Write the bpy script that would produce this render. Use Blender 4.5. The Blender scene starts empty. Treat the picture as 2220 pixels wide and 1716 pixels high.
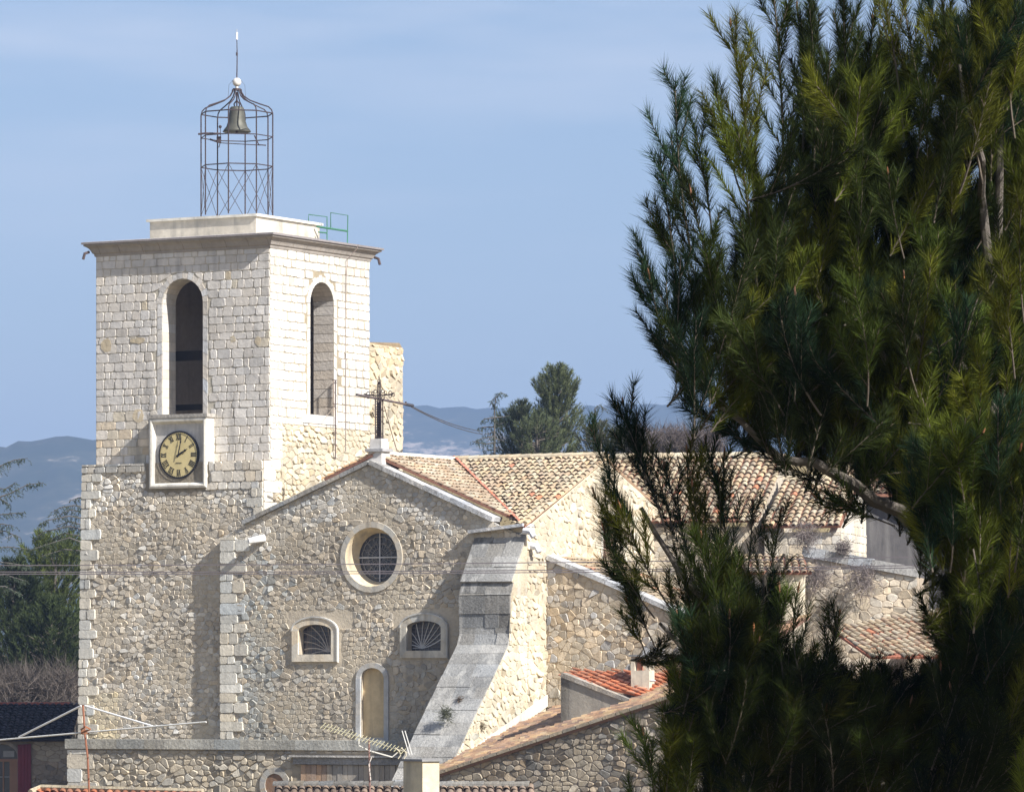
import bpy, math, random
import numpy as np
from mathutils import Vector, geometry
random.seed(7); rng = np.random.default_rng(11)
R = math.radians
sc = bpy.context.scene
C = sc.collection
# ------------------------------------------------------------------ camera, sky, sun
FPX, CX, YH = 10893.0, 1110.0, 1500.0       # focal length, centre and horizon measured on the 2220 px wide photograph
CZ = 6.0
cam = bpy.data.cameras.new('camera'); co = bpy.data.objects.new('camera', cam); C.objects.link(co)
co.location = (0, 0, CZ); co.rotation_euler = (R(90), 0, 0)
cam.sensor_width = 36; cam.lens = 36 * FPX / 2220
cam.shift_y = (YH - 858) / 2220
cam.clip_start = 1; cam.clip_end = 40000
sc.camera = co
sc.render.resolution_x, sc.render.resolution_y = 1024, 791
Sv = Vector((2.964, -2.866, 3.1)).normalized()
EL = math.asin(Sv.z); AZ = math.atan2(Sv.x, Sv.y)
w = bpy.data.worlds.new("World"); sc.world = w; w.use_nodes = True
nt = w.node_tree; bg = nt.nodes['Background']
sky = nt.nodes.new('ShaderNodeTexSky'); sky.sky_type = 'NISHITA'; sky.sun_disc = False
sky.sun_elevation = EL; sky.sun_rotation = AZ; sky.altitude = 300
sky.air_density = 1.0; sky.dust_density = 0.6; sky.ozone_density = 3.5
# thin cirrus: direction-based noise, brighter towards the top
tc = nt.nodes.new('ShaderNodeTexCoord'); mp = nt.nodes.new('ShaderNodeMapping'); mp.inputs['Scale'].default_value = (6, 6, 42)
nz = nt.nodes.new('ShaderNodeTexNoise'); nz.inputs['Scale'].default_value = 1.6; nz.inputs['Detail'].default_value = 5; nz.inputs['Roughness'].default_value = .5
cr = nt.nodes.new('ShaderNodeValToRGB'); cr.color_ramp.elements[0].position = .42; cr.color_ramp.elements[1].position = .8
cr.color_ramp.elements[0].color = (0, 0, 0, 1); cr.color_ramp.elements[1].color = (.75, .75, .75, 1)
sx = nt.nodes.new('ShaderNodeSeparateXYZ'); mr = nt.nodes.new('ShaderNodeMapRange')
mr.inputs[1].default_value = .085; mr.inputs[2].default_value = .14; mr.inputs[3].default_value = .2; mr.inputs[4].default_value = 1
mm = nt.nodes.new('ShaderNodeMath'); mm.operation = 'MULTIPLY'
mx = nt.nodes.new('ShaderNodeMixRGB'); mx.inputs[2].default_value = (9.0, 9.2, 9.8, 1)
gm = nt.nodes.new('ShaderNodeMixRGB'); gm.blend_type = 'MULTIPLY'; gm.inputs[0].default_value = 1; gm.inputs[2].default_value = (1.33, 1.17, 1.13, 1)
nt.links.new(tc.outputs['Generated'], mp.inputs[0]); nt.links.new(mp.outputs[0], nz.inputs['Vector'])
nt.links.new(nz.outputs[0], cr.inputs[0]); nt.links.new(tc.outputs['Generated'], sx.inputs[0]); nt.links.new(sx.outputs[2], mr.inputs[0])
nt.links.new(cr.outputs[0], mm.inputs[0]); nt.links.new(mr.outputs[0], mm.inputs[1]); nt.links.new(mm.outputs[0], mx.inputs[0])
nt.links.new(sky.outputs[0], gm.inputs[1]); nt.links.new(gm.outputs[0], mx.inputs[1]); nt.links.new(mx.outputs[0], bg.inputs[0])
bg.inputs[1].default_value = .06
sl = bpy.data.lights.new('sun', 'SUN'); sl.energy = 5.0; sl.angle = R(.5); sl.color = (1, .955, .89)
so = bpy.data.objects.new('sun', sl); C.objects.link(so); so.rotation_euler = Sv.to_track_quat('Z', 'Y').to_euler()
so.location = (60, -60, 80)
sc.view_settings.view_transform = 'Standard'; sc.view_settings.look = 'None'; sc.view_settings.gamma = 1
sc.view_settings.exposure = .9
sc.cycles.volume_bounces = 0
sc.cycles.max_bounces = 6
# ------------------------------------------------------------------ frames
U = Vector((math.cos(R(30)), -.5, 0)); D = Vector((.5, math.cos(R(30)), 0)); Z = Vector((0, 0, 1))
O = Vector(((585 - CX) / FPX * 167, 167, 0))
OU, OD = O.dot(U), O.dot(D)
def W(u, v, z): return O + U * u + D * v + Z * z
def pv(x, y, v):                     # point of the plane v seen at photo pixel x, y  ->  (u, z)
    r = Vector(((x - CX) / FPX, 1, 0)); t = (v + OD) / r.dot(D); P = r * t
    return P.dot(U) - OU, (YH - y) / FPX * t + CZ
def pu(x, y, u):                     # same for a plane u  ->  (v, z)
    r = Vector(((x - CX) / FPX, 1, 0)); t = (u + OU) / r.dot(U); P = r * t
    return P.dot(D) - OD, (YH - y) / FPX * t + CZ
def at(x, y, Y): return Vector(((x - CX) / FPX * Y, Y, (YH - y) / FPX * Y + CZ))
class Fr:                            # wall frame: a along, b up, h outward
    def __init__(s, B, A, N): s.B, s.A, s.N = B, A, N
    def __call__(s, a, b, h=0): return s.B + s.A * a + Z * b + s.N * h
def front(v): return Fr(W(0, v, 0), U, -D)
def side(u): return Fr(W(u, 0, 0), D, U)
# ------------------------------------------------------------------ mesh builder
class MB:
    def __init__(s): s.v = []; s.f = []; s.c = []
    def add(s, vs, fs, col=(.5, .5, .5)):
        n = len(s.v); s.v.extend(vs)
        for f in fs: s.f.append([i + n for i in f]); s.c.append(col)
    def box(s, p, ax, ay, az, col=(.5, .5, .5)):   # corner + three edge vectors
        v = [p, p + ax, p + ax + ay, p + ay, p + az, p + ax + az, p + ax + ay + az, p + ay + az]
        s.add(v, [(0, 3, 2, 1), (4, 5, 6, 7), (0, 1, 5, 4), (1, 2, 6, 5), (2, 3, 7, 6), (3, 0, 4, 7)], col)
    def lbox(s, u0, u1, v0, v1, z0, z1, col=(.5, .5, .5)):
        s.box(W(u0, v0, z0), U * (u1 - u0), D * (v1 - v0), Z * (z1 - z0), col)
    def prism(s, pts, off, col=(.5, .5, .5)):      # planar polygon extruded by a vector
        n = len(pts); q = [p + off for p in pts]
        s.add(list(pts) + q, [list(range(n))[::-1], list(range(n, 2 * n))] + [(i, (i + 1) % n, n + (i + 1) % n, n + i) for i in range(n)], col)
    def tube(s, pts, r, n=6, col=(.5, .5, .5), r1=None, cap=True):
        pts = [Vector(p) for p in pts]; m = len(pts); r1 = r if r1 is None else r1; vs = []
        up = None
        for i, p in enumerate(pts):
            t = (pts[min(i + 1, m - 1)] - pts[max(i - 1, 0)]).normalized()
            if up is None: up = t.orthogonal().normalized()
            up = (up - t * up.dot(t))
            up = up.normalized() if up.length > 1e-6 else t.orthogonal().normalized()
            b = t.cross(up); rr = r + (r1 - r) * i / max(1, m - 1)
            for k in range(n):
                a = 2 * math.pi * k / n; vs.append(p + up * math.cos(a) * rr + b * math.sin(a) * rr)
        fs = [(i * n + k, i * n + (k + 1) % n, (i + 1) * n + (k + 1) % n, (i + 1) * n + k) for i in range(m - 1) for k in range(n)]
        if cap: fs += [list(range(n))[::-1], list(range((m - 1) * n, m * n))]
        s.add(vs, fs, col)
    def lathe(s, c, prof, n=20, col=(.5, .5, .5), axis=Z, sx=Vector((1, 0, 0))):
        sy = axis.cross(sx); vs = []
        for r, h in prof:
            for k in range(n):
                a = 2 * math.pi * k / n; vs.append(c + axis * h + sx * (math.cos(a) * r) + sy * (math.sin(a) * r))
        m = len(prof)
        s.add(vs, [(i * n + k, i * n + (k + 1) % n, (i + 1) * n + (k + 1) % n, (i + 1) * n + k) for i in range(m - 1) for k in range(n)], col)
    def holed(s, fr, outer, holes, thick, col, sides=True, hole_sides=True):   # slab with openings, front at h=0
        loops = [outer] + holes
        pts = [p for l in loops for p in l]
        tri = geometry.tessellate_polygon([[Vector((p[0], p[1], 0)) for p in l] for l in loops])
        n = len(pts)
        vs = [fr(p[0], p[1], 0) for p in pts] + [fr(p[0], p[1], -thick) for p in pts]
        fs = [t for t in tri] + [tuple(i + n for i in reversed(t)) for t in tri]
        k = 0
        for li, l in enumerate(loops):
            if (li == 0 and sides) or (li > 0 and hole_sides):
                m = len(l)
                for i in range(m): fs.append((k + i, k + (i + 1) % m, n + k + (i + 1) % m, n + k + i))
            k += len(l)
        s.add(vs, fs, col)
    def build(s, name, mat, root=None, parent=None, smooth=False, origin=None):
        o0 = root.location if root is not None else (origin if origin is not None else Vector((0, 0, 0)))
        me = bpy.data.meshes.new(name)
        me.from_pydata([tuple(Vector(p) - o0) for p in s.v], [], s.f)
        at_ = me.color_attributes.new('col', 'FLOAT_COLOR', 'CORNER')
        cnt = np.array([len(f) for f in s.f]); cc = np.ones((len(s.f), 4), dtype=np.float32); cc[:, :3] = np.array(s.c, dtype=np.float32).reshape(-1, 3)
        at_.data.foreach_set('color', np.repeat(cc, cnt, axis=0).ravel())
        if smooth: me.polygons.foreach_set('use_smooth', [True] * len(me.polygons))
        me.materials.append(mat); me.update()
        o = bpy.data.objects.new(name, me); C.objects.link(o)
        if parent is not None: o.parent = parent
        elif root is not None: o.parent = root
        else: o.location = o0
        return o
def thing(name, label, cat, loc, group=None):
    o = bpy.data.objects.new(name, None); C.objects.link(o); o.location = loc; o.empty_display_size = .3
    o['label'] = label; o['category'] = cat
    if group: o['group'] = group
    return o
def tag(o, label, cat, group=None, kind=None):
    o['label'] = label; o['category'] = cat
    if group: o['group'] = group
    if kind: o['kind'] = kind
    return o
# ------------------------------------------------------------------ materials
def mat(name, rough=.9, bump=.3, bscale=14, mott=.25, mscale=3.0, base=None, metal=0, spec=.2, fine=60, streak=0, trans=0, stain=None):
    m = bpy.data.materials.new(name); m.use_nodes = True; n = m.node_tree; b = n.nodes['Principled BSDF']; L = n.links.new
    b.inputs['Roughness'].default_value = rough; b.inputs['Metallic'].default_value = metal; b.inputs['Specular IOR Level'].default_value = spec
    if base is None:
        a = n.nodes.new('ShaderNodeAttribute'); a.attribute_name = 'col'; src = a.outputs['Color']
    else:
        a = n.nodes.new('ShaderNodeRGB'); a.outputs[0].default_value = (*base, 1); src = a.outputs[0]
    t = n.nodes.new('ShaderNodeTexCoord'); g = n.nodes.new('ShaderNodeNewGeometry')
    z1 = n.nodes.new('ShaderNodeTexNoise'); z1.inputs['Scale'].default_value = mscale; z1.inputs['Detail'].default_value = 8; z1.inputs['Roughness'].default_value = .65
    L(t.outputs['Object'], z1.inputs['Vector'])
    z3 = n.nodes.new('ShaderNodeTexNoise'); z3.inputs['Scale'].default_value = .45; z3.inputs['Detail'].default_value = 4
    L(t.outputs['Object'], z3.inputs['Vector'])
    ad = n.nodes.new('ShaderNodeMath'); ad.operation = 'ADD'; L(z1.outputs[0], ad.inputs[0]); L(z3.outputs[0], ad.inputs[1])
    r = n.nodes.new('ShaderNodeMapRange'); r.inputs[1].default_value = .6; r.inputs[2].default_value = 1.4; r.inputs[3].default_value = 1 - mott; r.inputs[4].default_value = 1 + mott
    L(ad.outputs[0], r.inputs[0])
    x = n.nodes.new('ShaderNodeVectorMath'); x.operation = 'SCALE'; L(src, x.inputs[0]); L(r.outputs[0], x.inputs['Scale'])
    out = x.outputs[0]
    if streak:
        mp_ = n.nodes.new('ShaderNodeMapping'); mp_.inputs['Scale'].default_value = (2.2, 2.2, .22); L(t.outputs['Object'], mp_.inputs[0])
        z4 = n.nodes.new('ShaderNodeTexNoise'); z4.inputs['Scale'].default_value = 1.4; z4.inputs['Detail'].default_value = 6; L(mp_.outputs[0], z4.inputs['Vector'])
        r4 = n.nodes.new('ShaderNodeMapRange'); r4.inputs[1].default_value = .52; r4.inputs[2].default_value = .72; r4.inputs[3].default_value = 0; r4.inputs[4].default_value = streak; L(z4.outputs[0], r4.inputs[0])
        m4 = n.nodes.new('ShaderNodeMixRGB'); L(r4.outputs[0], m4.inputs[0]); L(out, m4.inputs[1]); m4.inputs[2].default_value = (*(stain or (.16, .155, .15)), 1)
        out = m4.outputs[0]
    L(out, b.inputs['Base Color'])
    if bump:
        z2 = n.nodes.new('ShaderNodeTexNoise'); z2.inputs['Scale'].default_value = bscale; z2.inputs['Detail'].default_value = 10; z2.inputs['Roughness'].default_value = .7
        L(t.outputs['Object'], z2.inputs['Vector'])
        bp = n.nodes.new('ShaderNodeBump'); bp.inputs['Strength'].default_value = bump; bp.inputs['Distance'].default_value = .05
        L(z2.outputs[0], bp.inputs['Height']); L(bp.outputs[0], b.inputs['Normal'])
    if trans:
        tr = n.nodes.new('ShaderNodeBsdfTranslucent'); L(out, tr.inputs[0]); mxs = n.nodes.new('ShaderNodeMixShader'); mxs.inputs[0].default_value = trans
        L(b.outputs[0], mxs.inputs[1]); L(tr.outputs[0], mxs.inputs[2]); L(mxs.outputs[0], n.nodes['Material Output'].inputs[0])
    return m
M_st = mat('limestone', bump=.55, bscale=9, mott=.22, mscale=5, streak=.35)
M_rub = mat('rubble_limestone', bump=.65, bscale=9, mott=.3, mscale=6, streak=.25)
M_grey = mat('weathered_stone', bump=.8, bscale=10, mott=.6, mscale=11, streak=.5)
M_but = mat('lichened_stone', bump=.9, bscale=12, mott=.55, mscale=14, streak=.7, stain=(.50, .49, .46))
M_pl = mat('lime_plaster', bump=.35, bscale=9, mott=.3, mscale=3.5, streak=.5)
M_tile = mat('clay_tile', bump=.3, bscale=25, mott=.3, mscale=9, rough=.85)
M_iron = mat('rusty_iron', base=(.07, .055, .06), bump=.2, bscale=40, rough=.7, metal=.3, mott=.4, mscale=20)
M_metal = mat('galvanised_metal', base=(.45, .46, .47), bump=0, rough=.45, metal=.6)
M_col = mat('painted', bump=.1, rough=.6)
M_bell = mat('bell_bronze', base=(.10, .10, .085), bump=.1, rough=.55, metal=.3, mott=.4, mscale=4)
M_glass = mat('leaded_glass', base=(.03, .03, .04), bump=.1, rough=.25, spec=.6, bscale=20)
M_need = mat('pine_needles', bump=0, mott=.1, rough=.75, trans=.3, spec=.1)
M_leaf = mat('foliage', bump=0, mott=.15, rough=.7, trans=.25)
M_bark = mat('bark', bump=.5, bscale=30, mott=.35, mscale=15)
M_ground = mat('dry_ground', bump=.4, bscale=2, mott=.4, mscale=.4)
# ------------------------------------------------------------------ masonry
def clip(poly, nx, ny, d):            # keep nx*x + ny*y <= d
    out = []; n = len(poly)
    for i in range(n):
        p, q = poly[i], poly[(i + 1) % n]
        a = nx * p[0] + ny * p[1] - d; b = nx * q[0] + ny * q[1] - d
        if a <= 0: out.append(p)
        if (a < 0) != (b < 0) and abs(a - b) > 1e-9 and (a <= 0 or b <= 0):
            t = a / (a - b); out.append((p[0] + (q[0] - p[0]) * t, p[1] + (q[1] - p[1]) * t))
    return out
def convex_clip(poly, reg):           # reg counter-clockwise
    n = len(reg)
    for i in range(n):
        p, q = reg[i], reg[(i + 1) % n]
        nx, ny = q[1] - p[1], -(q[0] - p[0])
        poly = clip(poly, nx, ny, nx * p[0] + ny * p[1])
        if len(poly) < 3: return []
    return poly
def ccw(l):
    a = sum(l[i][0] * l[(i + 1) % len(l)][1] - l[(i + 1) % len(l)][0] * l[i][1] for i in range(len(l)))
    return list(l) if a > 0 else list(l)[::-1]
class Hole:
    def __init__(s, kind, a0, a1, b0, b1, bs=None, band=0):
        s.k, s.a0, s.a1, s.b0, s.b1, s.bs, s.band = kind, a0, a1, b0, b1, bs, band
    def loop(s, g=0, n=14):
        a0, a1, b0, b1 = s.a0 - g, s.a1 + g, s.b0 - g, s.b1 + g; ac = (a0 + a1) / 2
        if s.k == 'rect': return [(a0, b0), (a1, b0), (a1, b1), (a0, b1)]
        if s.k == 'circle':
            bc = (b0 + b1) / 2
            return [(ac + (a1 - a0) / 2 * math.cos(2 * math.pi * i / 28), bc + (b1 - b0) / 2 * math.sin(2 * math.pi * i / 28)) for i in range(28)]
        rx, ry = (a1 - a0) / 2, b1 - s.bs
        return [(a0, b0), (a1, b0)] + [(ac + rx * math.cos(math.pi * i / n), s.bs + ry * math.sin(math.pi * i / n)) for i in range(n + 1)]
    def push(s, p):                   # move a point out of the opening; returns (point, was_inside)
        g = s.band; a0, a1, b0, b1 = s.a0 - g, s.a1 + g, s.b0 - g, s.b1 + g; a, b = p; ac = (a0 + a1) / 2
        if not (a0 < a < a1 and b0 < b < b1): return p, False
        if s.k == 'circle' or (s.k == 'arch' and b > s.bs):
            bc = (b0 + b1) / 2 if s.k == 'circle' else s.bs; rx, ry = (a1 - a0) / 2, b1 - bc
            x, y = (a - ac) / rx, (b - bc) / ry; r = math.hypot(x, y)
            if r >= 1: return p, False
            if r < 1e-3: return p, True
            return (ac + x / r * rx, bc + y / r * ry), True
        d = [(a - a0, 0), (a1 - a, 1), (b - b0, 2)] + ([(b1 - b, 3)] if s.k == 'rect' else [])
        k = min(d)[1]
        return ((a0, b), (a1, b), (a, b0), (a, b1))[k], True
def emit_stone(mb, fr, poly, H, gap, bev, col, tilt=.02, cham=.22):
    n = len(poly)
    if n < 3: return
    A = sum(poly[i][0] * poly[(i + 1) % n][1] - poly[(i + 1) % n][0] * poly[i][1] for i in range(n)) / 2
    if abs(A) < .0025: return
    cx = sum(p[0] for p in poly) / n; cy = sum(p[1] for p in poly) / n
    q = []
    for i in range(n):                # cut corners
        p0, p1 = poly[i], poly[(i + 1) % n]; l = math.hypot(p1[0] - p0[0], p1[1] - p0[1])
        if l < .015: continue
        t = min(cham, .05 / l) if cham < .2 else cham * random.uniform(.7, 1.2)
        q.append((p0[0] + (p1[0] - p0[0]) * t, p0[1] + (p1[1] - p0[1]) * t)); q.append((p1[0] + (p0[0] - p1[0]) * t, p1[1] + (p0[1] - p1[1]) * t))
    m = len(q)
    if m < 3: return
    tx, ty = random.gauss(0, tilt), random.gauss(0, tilt); dh = random.uniform(-.25, .25) * H
    r0 = []; r1 = []
    for (x, y) in q:
        dx, dy = cx - x, cy - y; l = math.hypot(dx, dy) + 1e-6
        g = min(gap, l * .4); x0, y0 = x + dx / l * g, y + dy / l * g
        g2 = min(gap + bev, l * .6); x1, y1 = x + dx / l * g2, y + dy / l * g2
        r0.append(fr(x0, y0, -.004)); r1.append(fr(x1, y1, max(.008, H + dh + (x1 - cx) * tx * 4 + (y1 - cy) * ty * 4)))
    mb.add(r0 + r1, [(i, (i + 1) % m, m + (i + 1) % m, m + i) for i in range(m)] + [list(range(m, 2 * m))], col)
def jit(c, s=.08, hue=.03):
    k = 1 + random.gauss(0, s); h = random.gauss(0, hue)
    return (max(.01, c[0] * k * (1 + h)), max(.01, c[1] * k), max(.01, c[2] * k * (1 - 1.5 * h)))
def place(mb, fr, poly, holes, region, H, gap, bev, col, tilt, cham):
    for r in region: 
        poly = convex_clip(poly, r)
        if len(poly) < 3: return
    cx = sum(p[0] for p in poly) / len(poly); cy = sum(p[1] for p in poly) / len(poly)
    for h in holes:
        if h.push((cx, cy))[1]: return
        poly = [h.push(p)[0] for p in poly]
    emit_stone(mb, fr, poly, H, gap, bev, col, tilt, cham)
def ashlar(mb, fr, region, holes, colf, h=.27, w=.42, H=.02, gap=.012, var=.5):
    region = ccw(region)
    a0 = min(p[0] for p in region); a1 = max(p[0] for p in region); b0 = min(p[1] for p in region); b1 = max(p[1] for p in region)
    b = b0 - random.uniform(0, .05)
    while b < b1:
        hh = h * random.uniform(.78, 1.2); a = a0 - random.uniform(0, w * .5)
        s = .012
        ends = [random.gauss(0, s)]
        while a < a1:
            ww = w * random.uniform(1 - var, 1 + var)
            e0, e1 = random.gauss(0, s), random.gauss(0, s)
            p = [(a + e0, b + random.gauss(0, s * .6)), (a + ww + e1, b + random.gauss(0, s * .6)), (a + ww + random.gauss(0, s), b + hh + random.gauss(0, s * .6)), (a + random.gauss(0, s), b + hh + random.gauss(0, s * .6))]
            place(mb, fr, p, holes, [region], H, gap, .014, colf(a + ww / 2, b + hh / 2), .006, .12)
            a += ww
        b += hh
def rubble(mb, fr, region, holes, colf, sx=.24, sy=.16, H=.017, gap=.002, bev=.020, tilt=.036, skip=()):
    region = ccw(region)
    a0 = min(p[0] for p in region) - sx; a1 = max(p[0] for p in region) + sx; b0 = min(p[1] for p in region) - sy; b1 = max(p[1] for p in region) + sy
    nx, ny = int((a1 - a0) / sx) + 2, int((b1 - b0) / sy) + 2
    S = {}
    for j in range(-2, ny + 2):
        for i in range(-2, nx + 2):
            if random.random() < (.30 if math.sin(i * .37 + j * .6) > .3 else .1): continue
            S[i, j] = (a0 + (i + .5 * (j % 2) + random.uniform(-.36, .36)) * sx, b0 + (j + random.uniform(-.2, .2)) * sy)
    asp = sx / sy * .85
    for (i, j), c in S.items():
        if not (0 <= i <= nx and 0 <= j <= ny): continue
        if c[0] < a0 or c[0] > a1 or c[1] < b0 or c[1] > b1: continue
        poly = [(c[0] - sx, c[1] - sy), (c[0] + sx, c[1] - sy), (c[0] + sx, c[1] + sy), (c[0] - sx, c[1] + sy)]
        for dj in (-2, -1, 0, 1, 2):
            for di in (-2, -1, 0, 1, 2):
                if di == 0 and dj == 0: continue
                q = S.get((i + di, j + dj))
                if q is None: continue
                ex, ey = q[0] - c[0], (q[1] - c[1]) * asp * asp
                mx_, my_ = (q[0] + c[0]) / 2, (q[1] + c[1]) / 2
                poly = clip(poly, ex, ey, ex * mx_ + ey * my_)
                if len(poly) < 3: break
            if len(poly) < 3: break
        if len(poly) < 3: continue
        pn = math.sin(c[0] * 1.7 + 1.3 * math.sin(c[1] * 1.1)) + math.sin(c[1] * 2.3 + 1.7 * math.sin(c[0] * .9 + 1)) + random.gauss(0, .35)
        col = colf(*c); hm_ = 1
        if pn > .75: col = mixc(col, (.44, .385, .295), .55); hm_ = .45      # stones half buried in old pointing
        elif pn < -1.1: col = tuple(x * .86 for x in col)
        place(mb, fr, poly, holes, [region], H * hm_ * random.uniform(.4, 1.5), gap * random.uniform(.5, 2), bev, col, tilt * (.5 + .5 * hm_), .2)
def quoins(mb, fr, edge, sgn, b0, b1, colf, w0=.42, w1=.72, h=.33, H=.055, holes=()):
    b = b0; k = random.randint(0, 1)
    while b < b1:
        hh = min(h * random.uniform(.8, 1.2), b1 - b); ww = (w0, w1)[k % 2] * random.uniform(.85, 1.2); k += 1
        e = edge(b + hh / 2) if callable(edge) else edge
        segs = [(0, ww)] if random.random() < .6 else [(0, ww * .5), (ww * .5, ww)]
        for s0, s1 in segs:
            x0, x1 = e + sgn * s0, e + sgn * s1
            if x0 > x1: x0, x1 = x1, x0
            p = [(x0, b), (x1, b + random.gauss(0, .008)), (x1, b + hh), (x0, b + hh + random.gauss(0, .008))]
            q = p
            for ho in holes:
                if ho.push(((x0 + x1) / 2, b + hh / 2))[1]: q = None; break
                q = [ho.push(t)[0] for t in q]
            if q: emit_stone(mb, fr, q, H, .009, .012, colf(x0, b), .004, .12)
        b += hh
def surround(mb, fr, hole, band, proud, col, depth=.1, n=None, joints=True):   # ring of dressed stone around an opening
    a = hole.loop(0); b0_ = hole.loop(band); b1_ = hole.loop(band * (1.0 if not joints else 1.28)); m = len(a)
    for i in range(m):
        j = (i + 1) % m; b = b1_ if (i % 2 and hole.k != 'circle' and i > 1) else b0_
        L0 = math.hypot(b[j][0] - b[i][0], b[j][1] - b[i][1])
        segs = max(1, int(L0 / .4)) if hole.k != 'circle' else 1
        for s in range(segs):
            t0, t1 = s / segs, (s + 1) / segs
            lerp = lambda x, y, t: (x[0] + (y[0] - x[0]) * t, x[1] + (y[1] - x[1]) * t)
            q = [lerp(a[i], a[j], t0), lerp(b[i], b[j], t0), lerp(b[i], b[j], t1), lerp(a[i], a[j], t1)]
            e = .013 if (joints and (hole.k != 'circle' or i % 4 == 0)) else 0
            cx = sum(k[0] for k in q) / 4; cy = sum(k[1] for k in q) / 4
            q = [(k[0] + (cx - k[0]) * e / .2, k[1] + (cy - k[1]) * e / .2) for k in q]
            cc = jit(col, .06)
            mb.prism([fr(k[0], k[1], -depth) for k in q], fr.N * (depth + proud), cc)
WHITE = (.60, .57, .53); WARM = (.56, .48, .35); MORT = (.49, .43, .33); GREY = (.33, .32, .30); CREAM = (.62, .55, .42)
def mixc(a, b, t): t = max(0, min(1, t)); return tuple(a[i] * (1 - t) + b[i] * t for i in range(3))
# ------------------------------------------------------------------ BELL TOWER
TB = W(-3.5, 3.2, 0)
tw = thing('bell_tower', 'tall square whitish limestone bell tower with arched openings and heavy cornice', 'bell tower', TB)
T = .8
zc = 20.78; zl = 13.7
hA0, _ = pv(352, 900, 0); hA1, zb = pv(440, 900, 0); _, zt = pv(398, 604, 0)
HF = Hole('arch', hA0, hA1, zb, zt, zt - (hA1 - hA0) / 2, .0)
HFb = Hole('arch', hA0, hA1, zb, zt, zt - (hA1 - hA0) / 2, .23)
sA0, _ = pu(672, 900, 0); sA1, szb = pu(723, 902, 0); _, szt = pu(697, 612, 0)
HS = Hole('arch', sA0, sA1, szb, szt, szt - (sA1 - sA0) / 2, .0)
HSb = Hole('arch', sA0, sA1, szb, szt, szt - (sA1 - sA0) / 2, .23)
def c_up(a, b):
    c = jit(WHITE, .05, .012)
    if b < 15.6 and a < -4.5 and random.random() < .6: c = jit((.60, .53, .43), .06)
    if random.random() < .025: c = jit((.52, .47, .38), .08)
    return c
def c_upR(a, b):
    c = jit((.57, .545, .50), .07, .012)
    if random.random() < .06: c = jit((.6, .54, .48), .06)
    return c
mb = MB()
fF, fR = front(0), side(0)
mb.holed(fF, [(-7.0, zl - 1.0), (0, zl - 1.0), (0, zc + .1), (-7.0, zc + .1)], [HF.loop()], T, (.50, .46, .38))
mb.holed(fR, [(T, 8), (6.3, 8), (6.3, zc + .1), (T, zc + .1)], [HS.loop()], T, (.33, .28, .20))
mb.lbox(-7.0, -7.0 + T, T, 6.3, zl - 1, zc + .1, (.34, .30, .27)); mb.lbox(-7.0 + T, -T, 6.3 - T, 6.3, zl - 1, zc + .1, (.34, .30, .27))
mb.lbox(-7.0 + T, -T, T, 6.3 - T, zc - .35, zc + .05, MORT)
def reveal(mb, fr, loop, depth, col):
    m = len(loop)
    for i in range(m):
        p, q = loop[i], loop[(i + 1) % m]; L_ = math.hypot(q[0] - p[0], q[1] - p[1]); n = max(1, int(L_ / .3))
        for k in range(n):
            a = (p[0] + (q[0] - p[0]) * (k + .03) / n, p[1] + (q[1] - p[1]) * (k + .03) / n); c = (p[0] + (q[0] - p[0]) * (k + .97) / n, p[1] + (q[1] - p[1]) * (k + .97) / n)
            mb.add([fr(*a, 0), fr(*c, 0), fr(*c, -depth), fr(*a, -depth)], [(0, 1, 2, 3)], jit(col, .06))
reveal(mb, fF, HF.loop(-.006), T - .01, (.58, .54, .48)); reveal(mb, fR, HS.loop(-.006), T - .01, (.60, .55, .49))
ashlar(mb, fF, [(-7.0, zl), (0, zl), (0, zc), (-7.0, zc)], [HFb], c_up, h=.285, w=.40)
zash = 14.95
ashlar(mb, fR, [(0, zash), (6.3, zash), (6.3, zc), (0, zc)], [HSb], c_upR, h=.285, w=.40)
surround(mb, fF, HF, .20, .016, (.60, .57, .53)); surround(mb, fR, HS, .20, .018, (.58, .555, .51))
def c_rubR(a, b): return jit((.56, .49, .37), .10)
rubble(mb, fR, [(.3, 8), (6.3, 8), (6.3, zash), (.3, zash)], [], c_rubR, sx=.27, sy=.18, H=.035, gap=.008, tilt=.04)
ashlar(mb, fR, [(-.0, zl - .2), (.75, zl - .2), (.75, zash), (0, zash)], [], c_upR, h=.3, w=.5, H=.035)
# sill course of the side opening
mb.box(fR(1.9, szb - .3, 0), D * 2.3, U * .05, Z * .28, (.6, .58, .55))
# mortar repair patches on the front
for (x, y, ww, hh) in ((232, 748, .42, .5), (300, 738, .55, .2), (300, 900, .4, .5), (505, 735, .22, .25), (560, 738, .22, .3)):
    a, b = pv(x, y, 0); n = 9
    mb.prism([fF(a + ww * .6 * math.cos(6.283 * i / n) * random.uniform(.7, 1.1), b + hh * .55 * math.sin(6.283 * i / n) * random.uniform(.7, 1.1), -.01) for i in range(n)], -D * .036, jit((.55, .47, .34), .05))
mb.build('upper_wall', M_st, tw)
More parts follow.
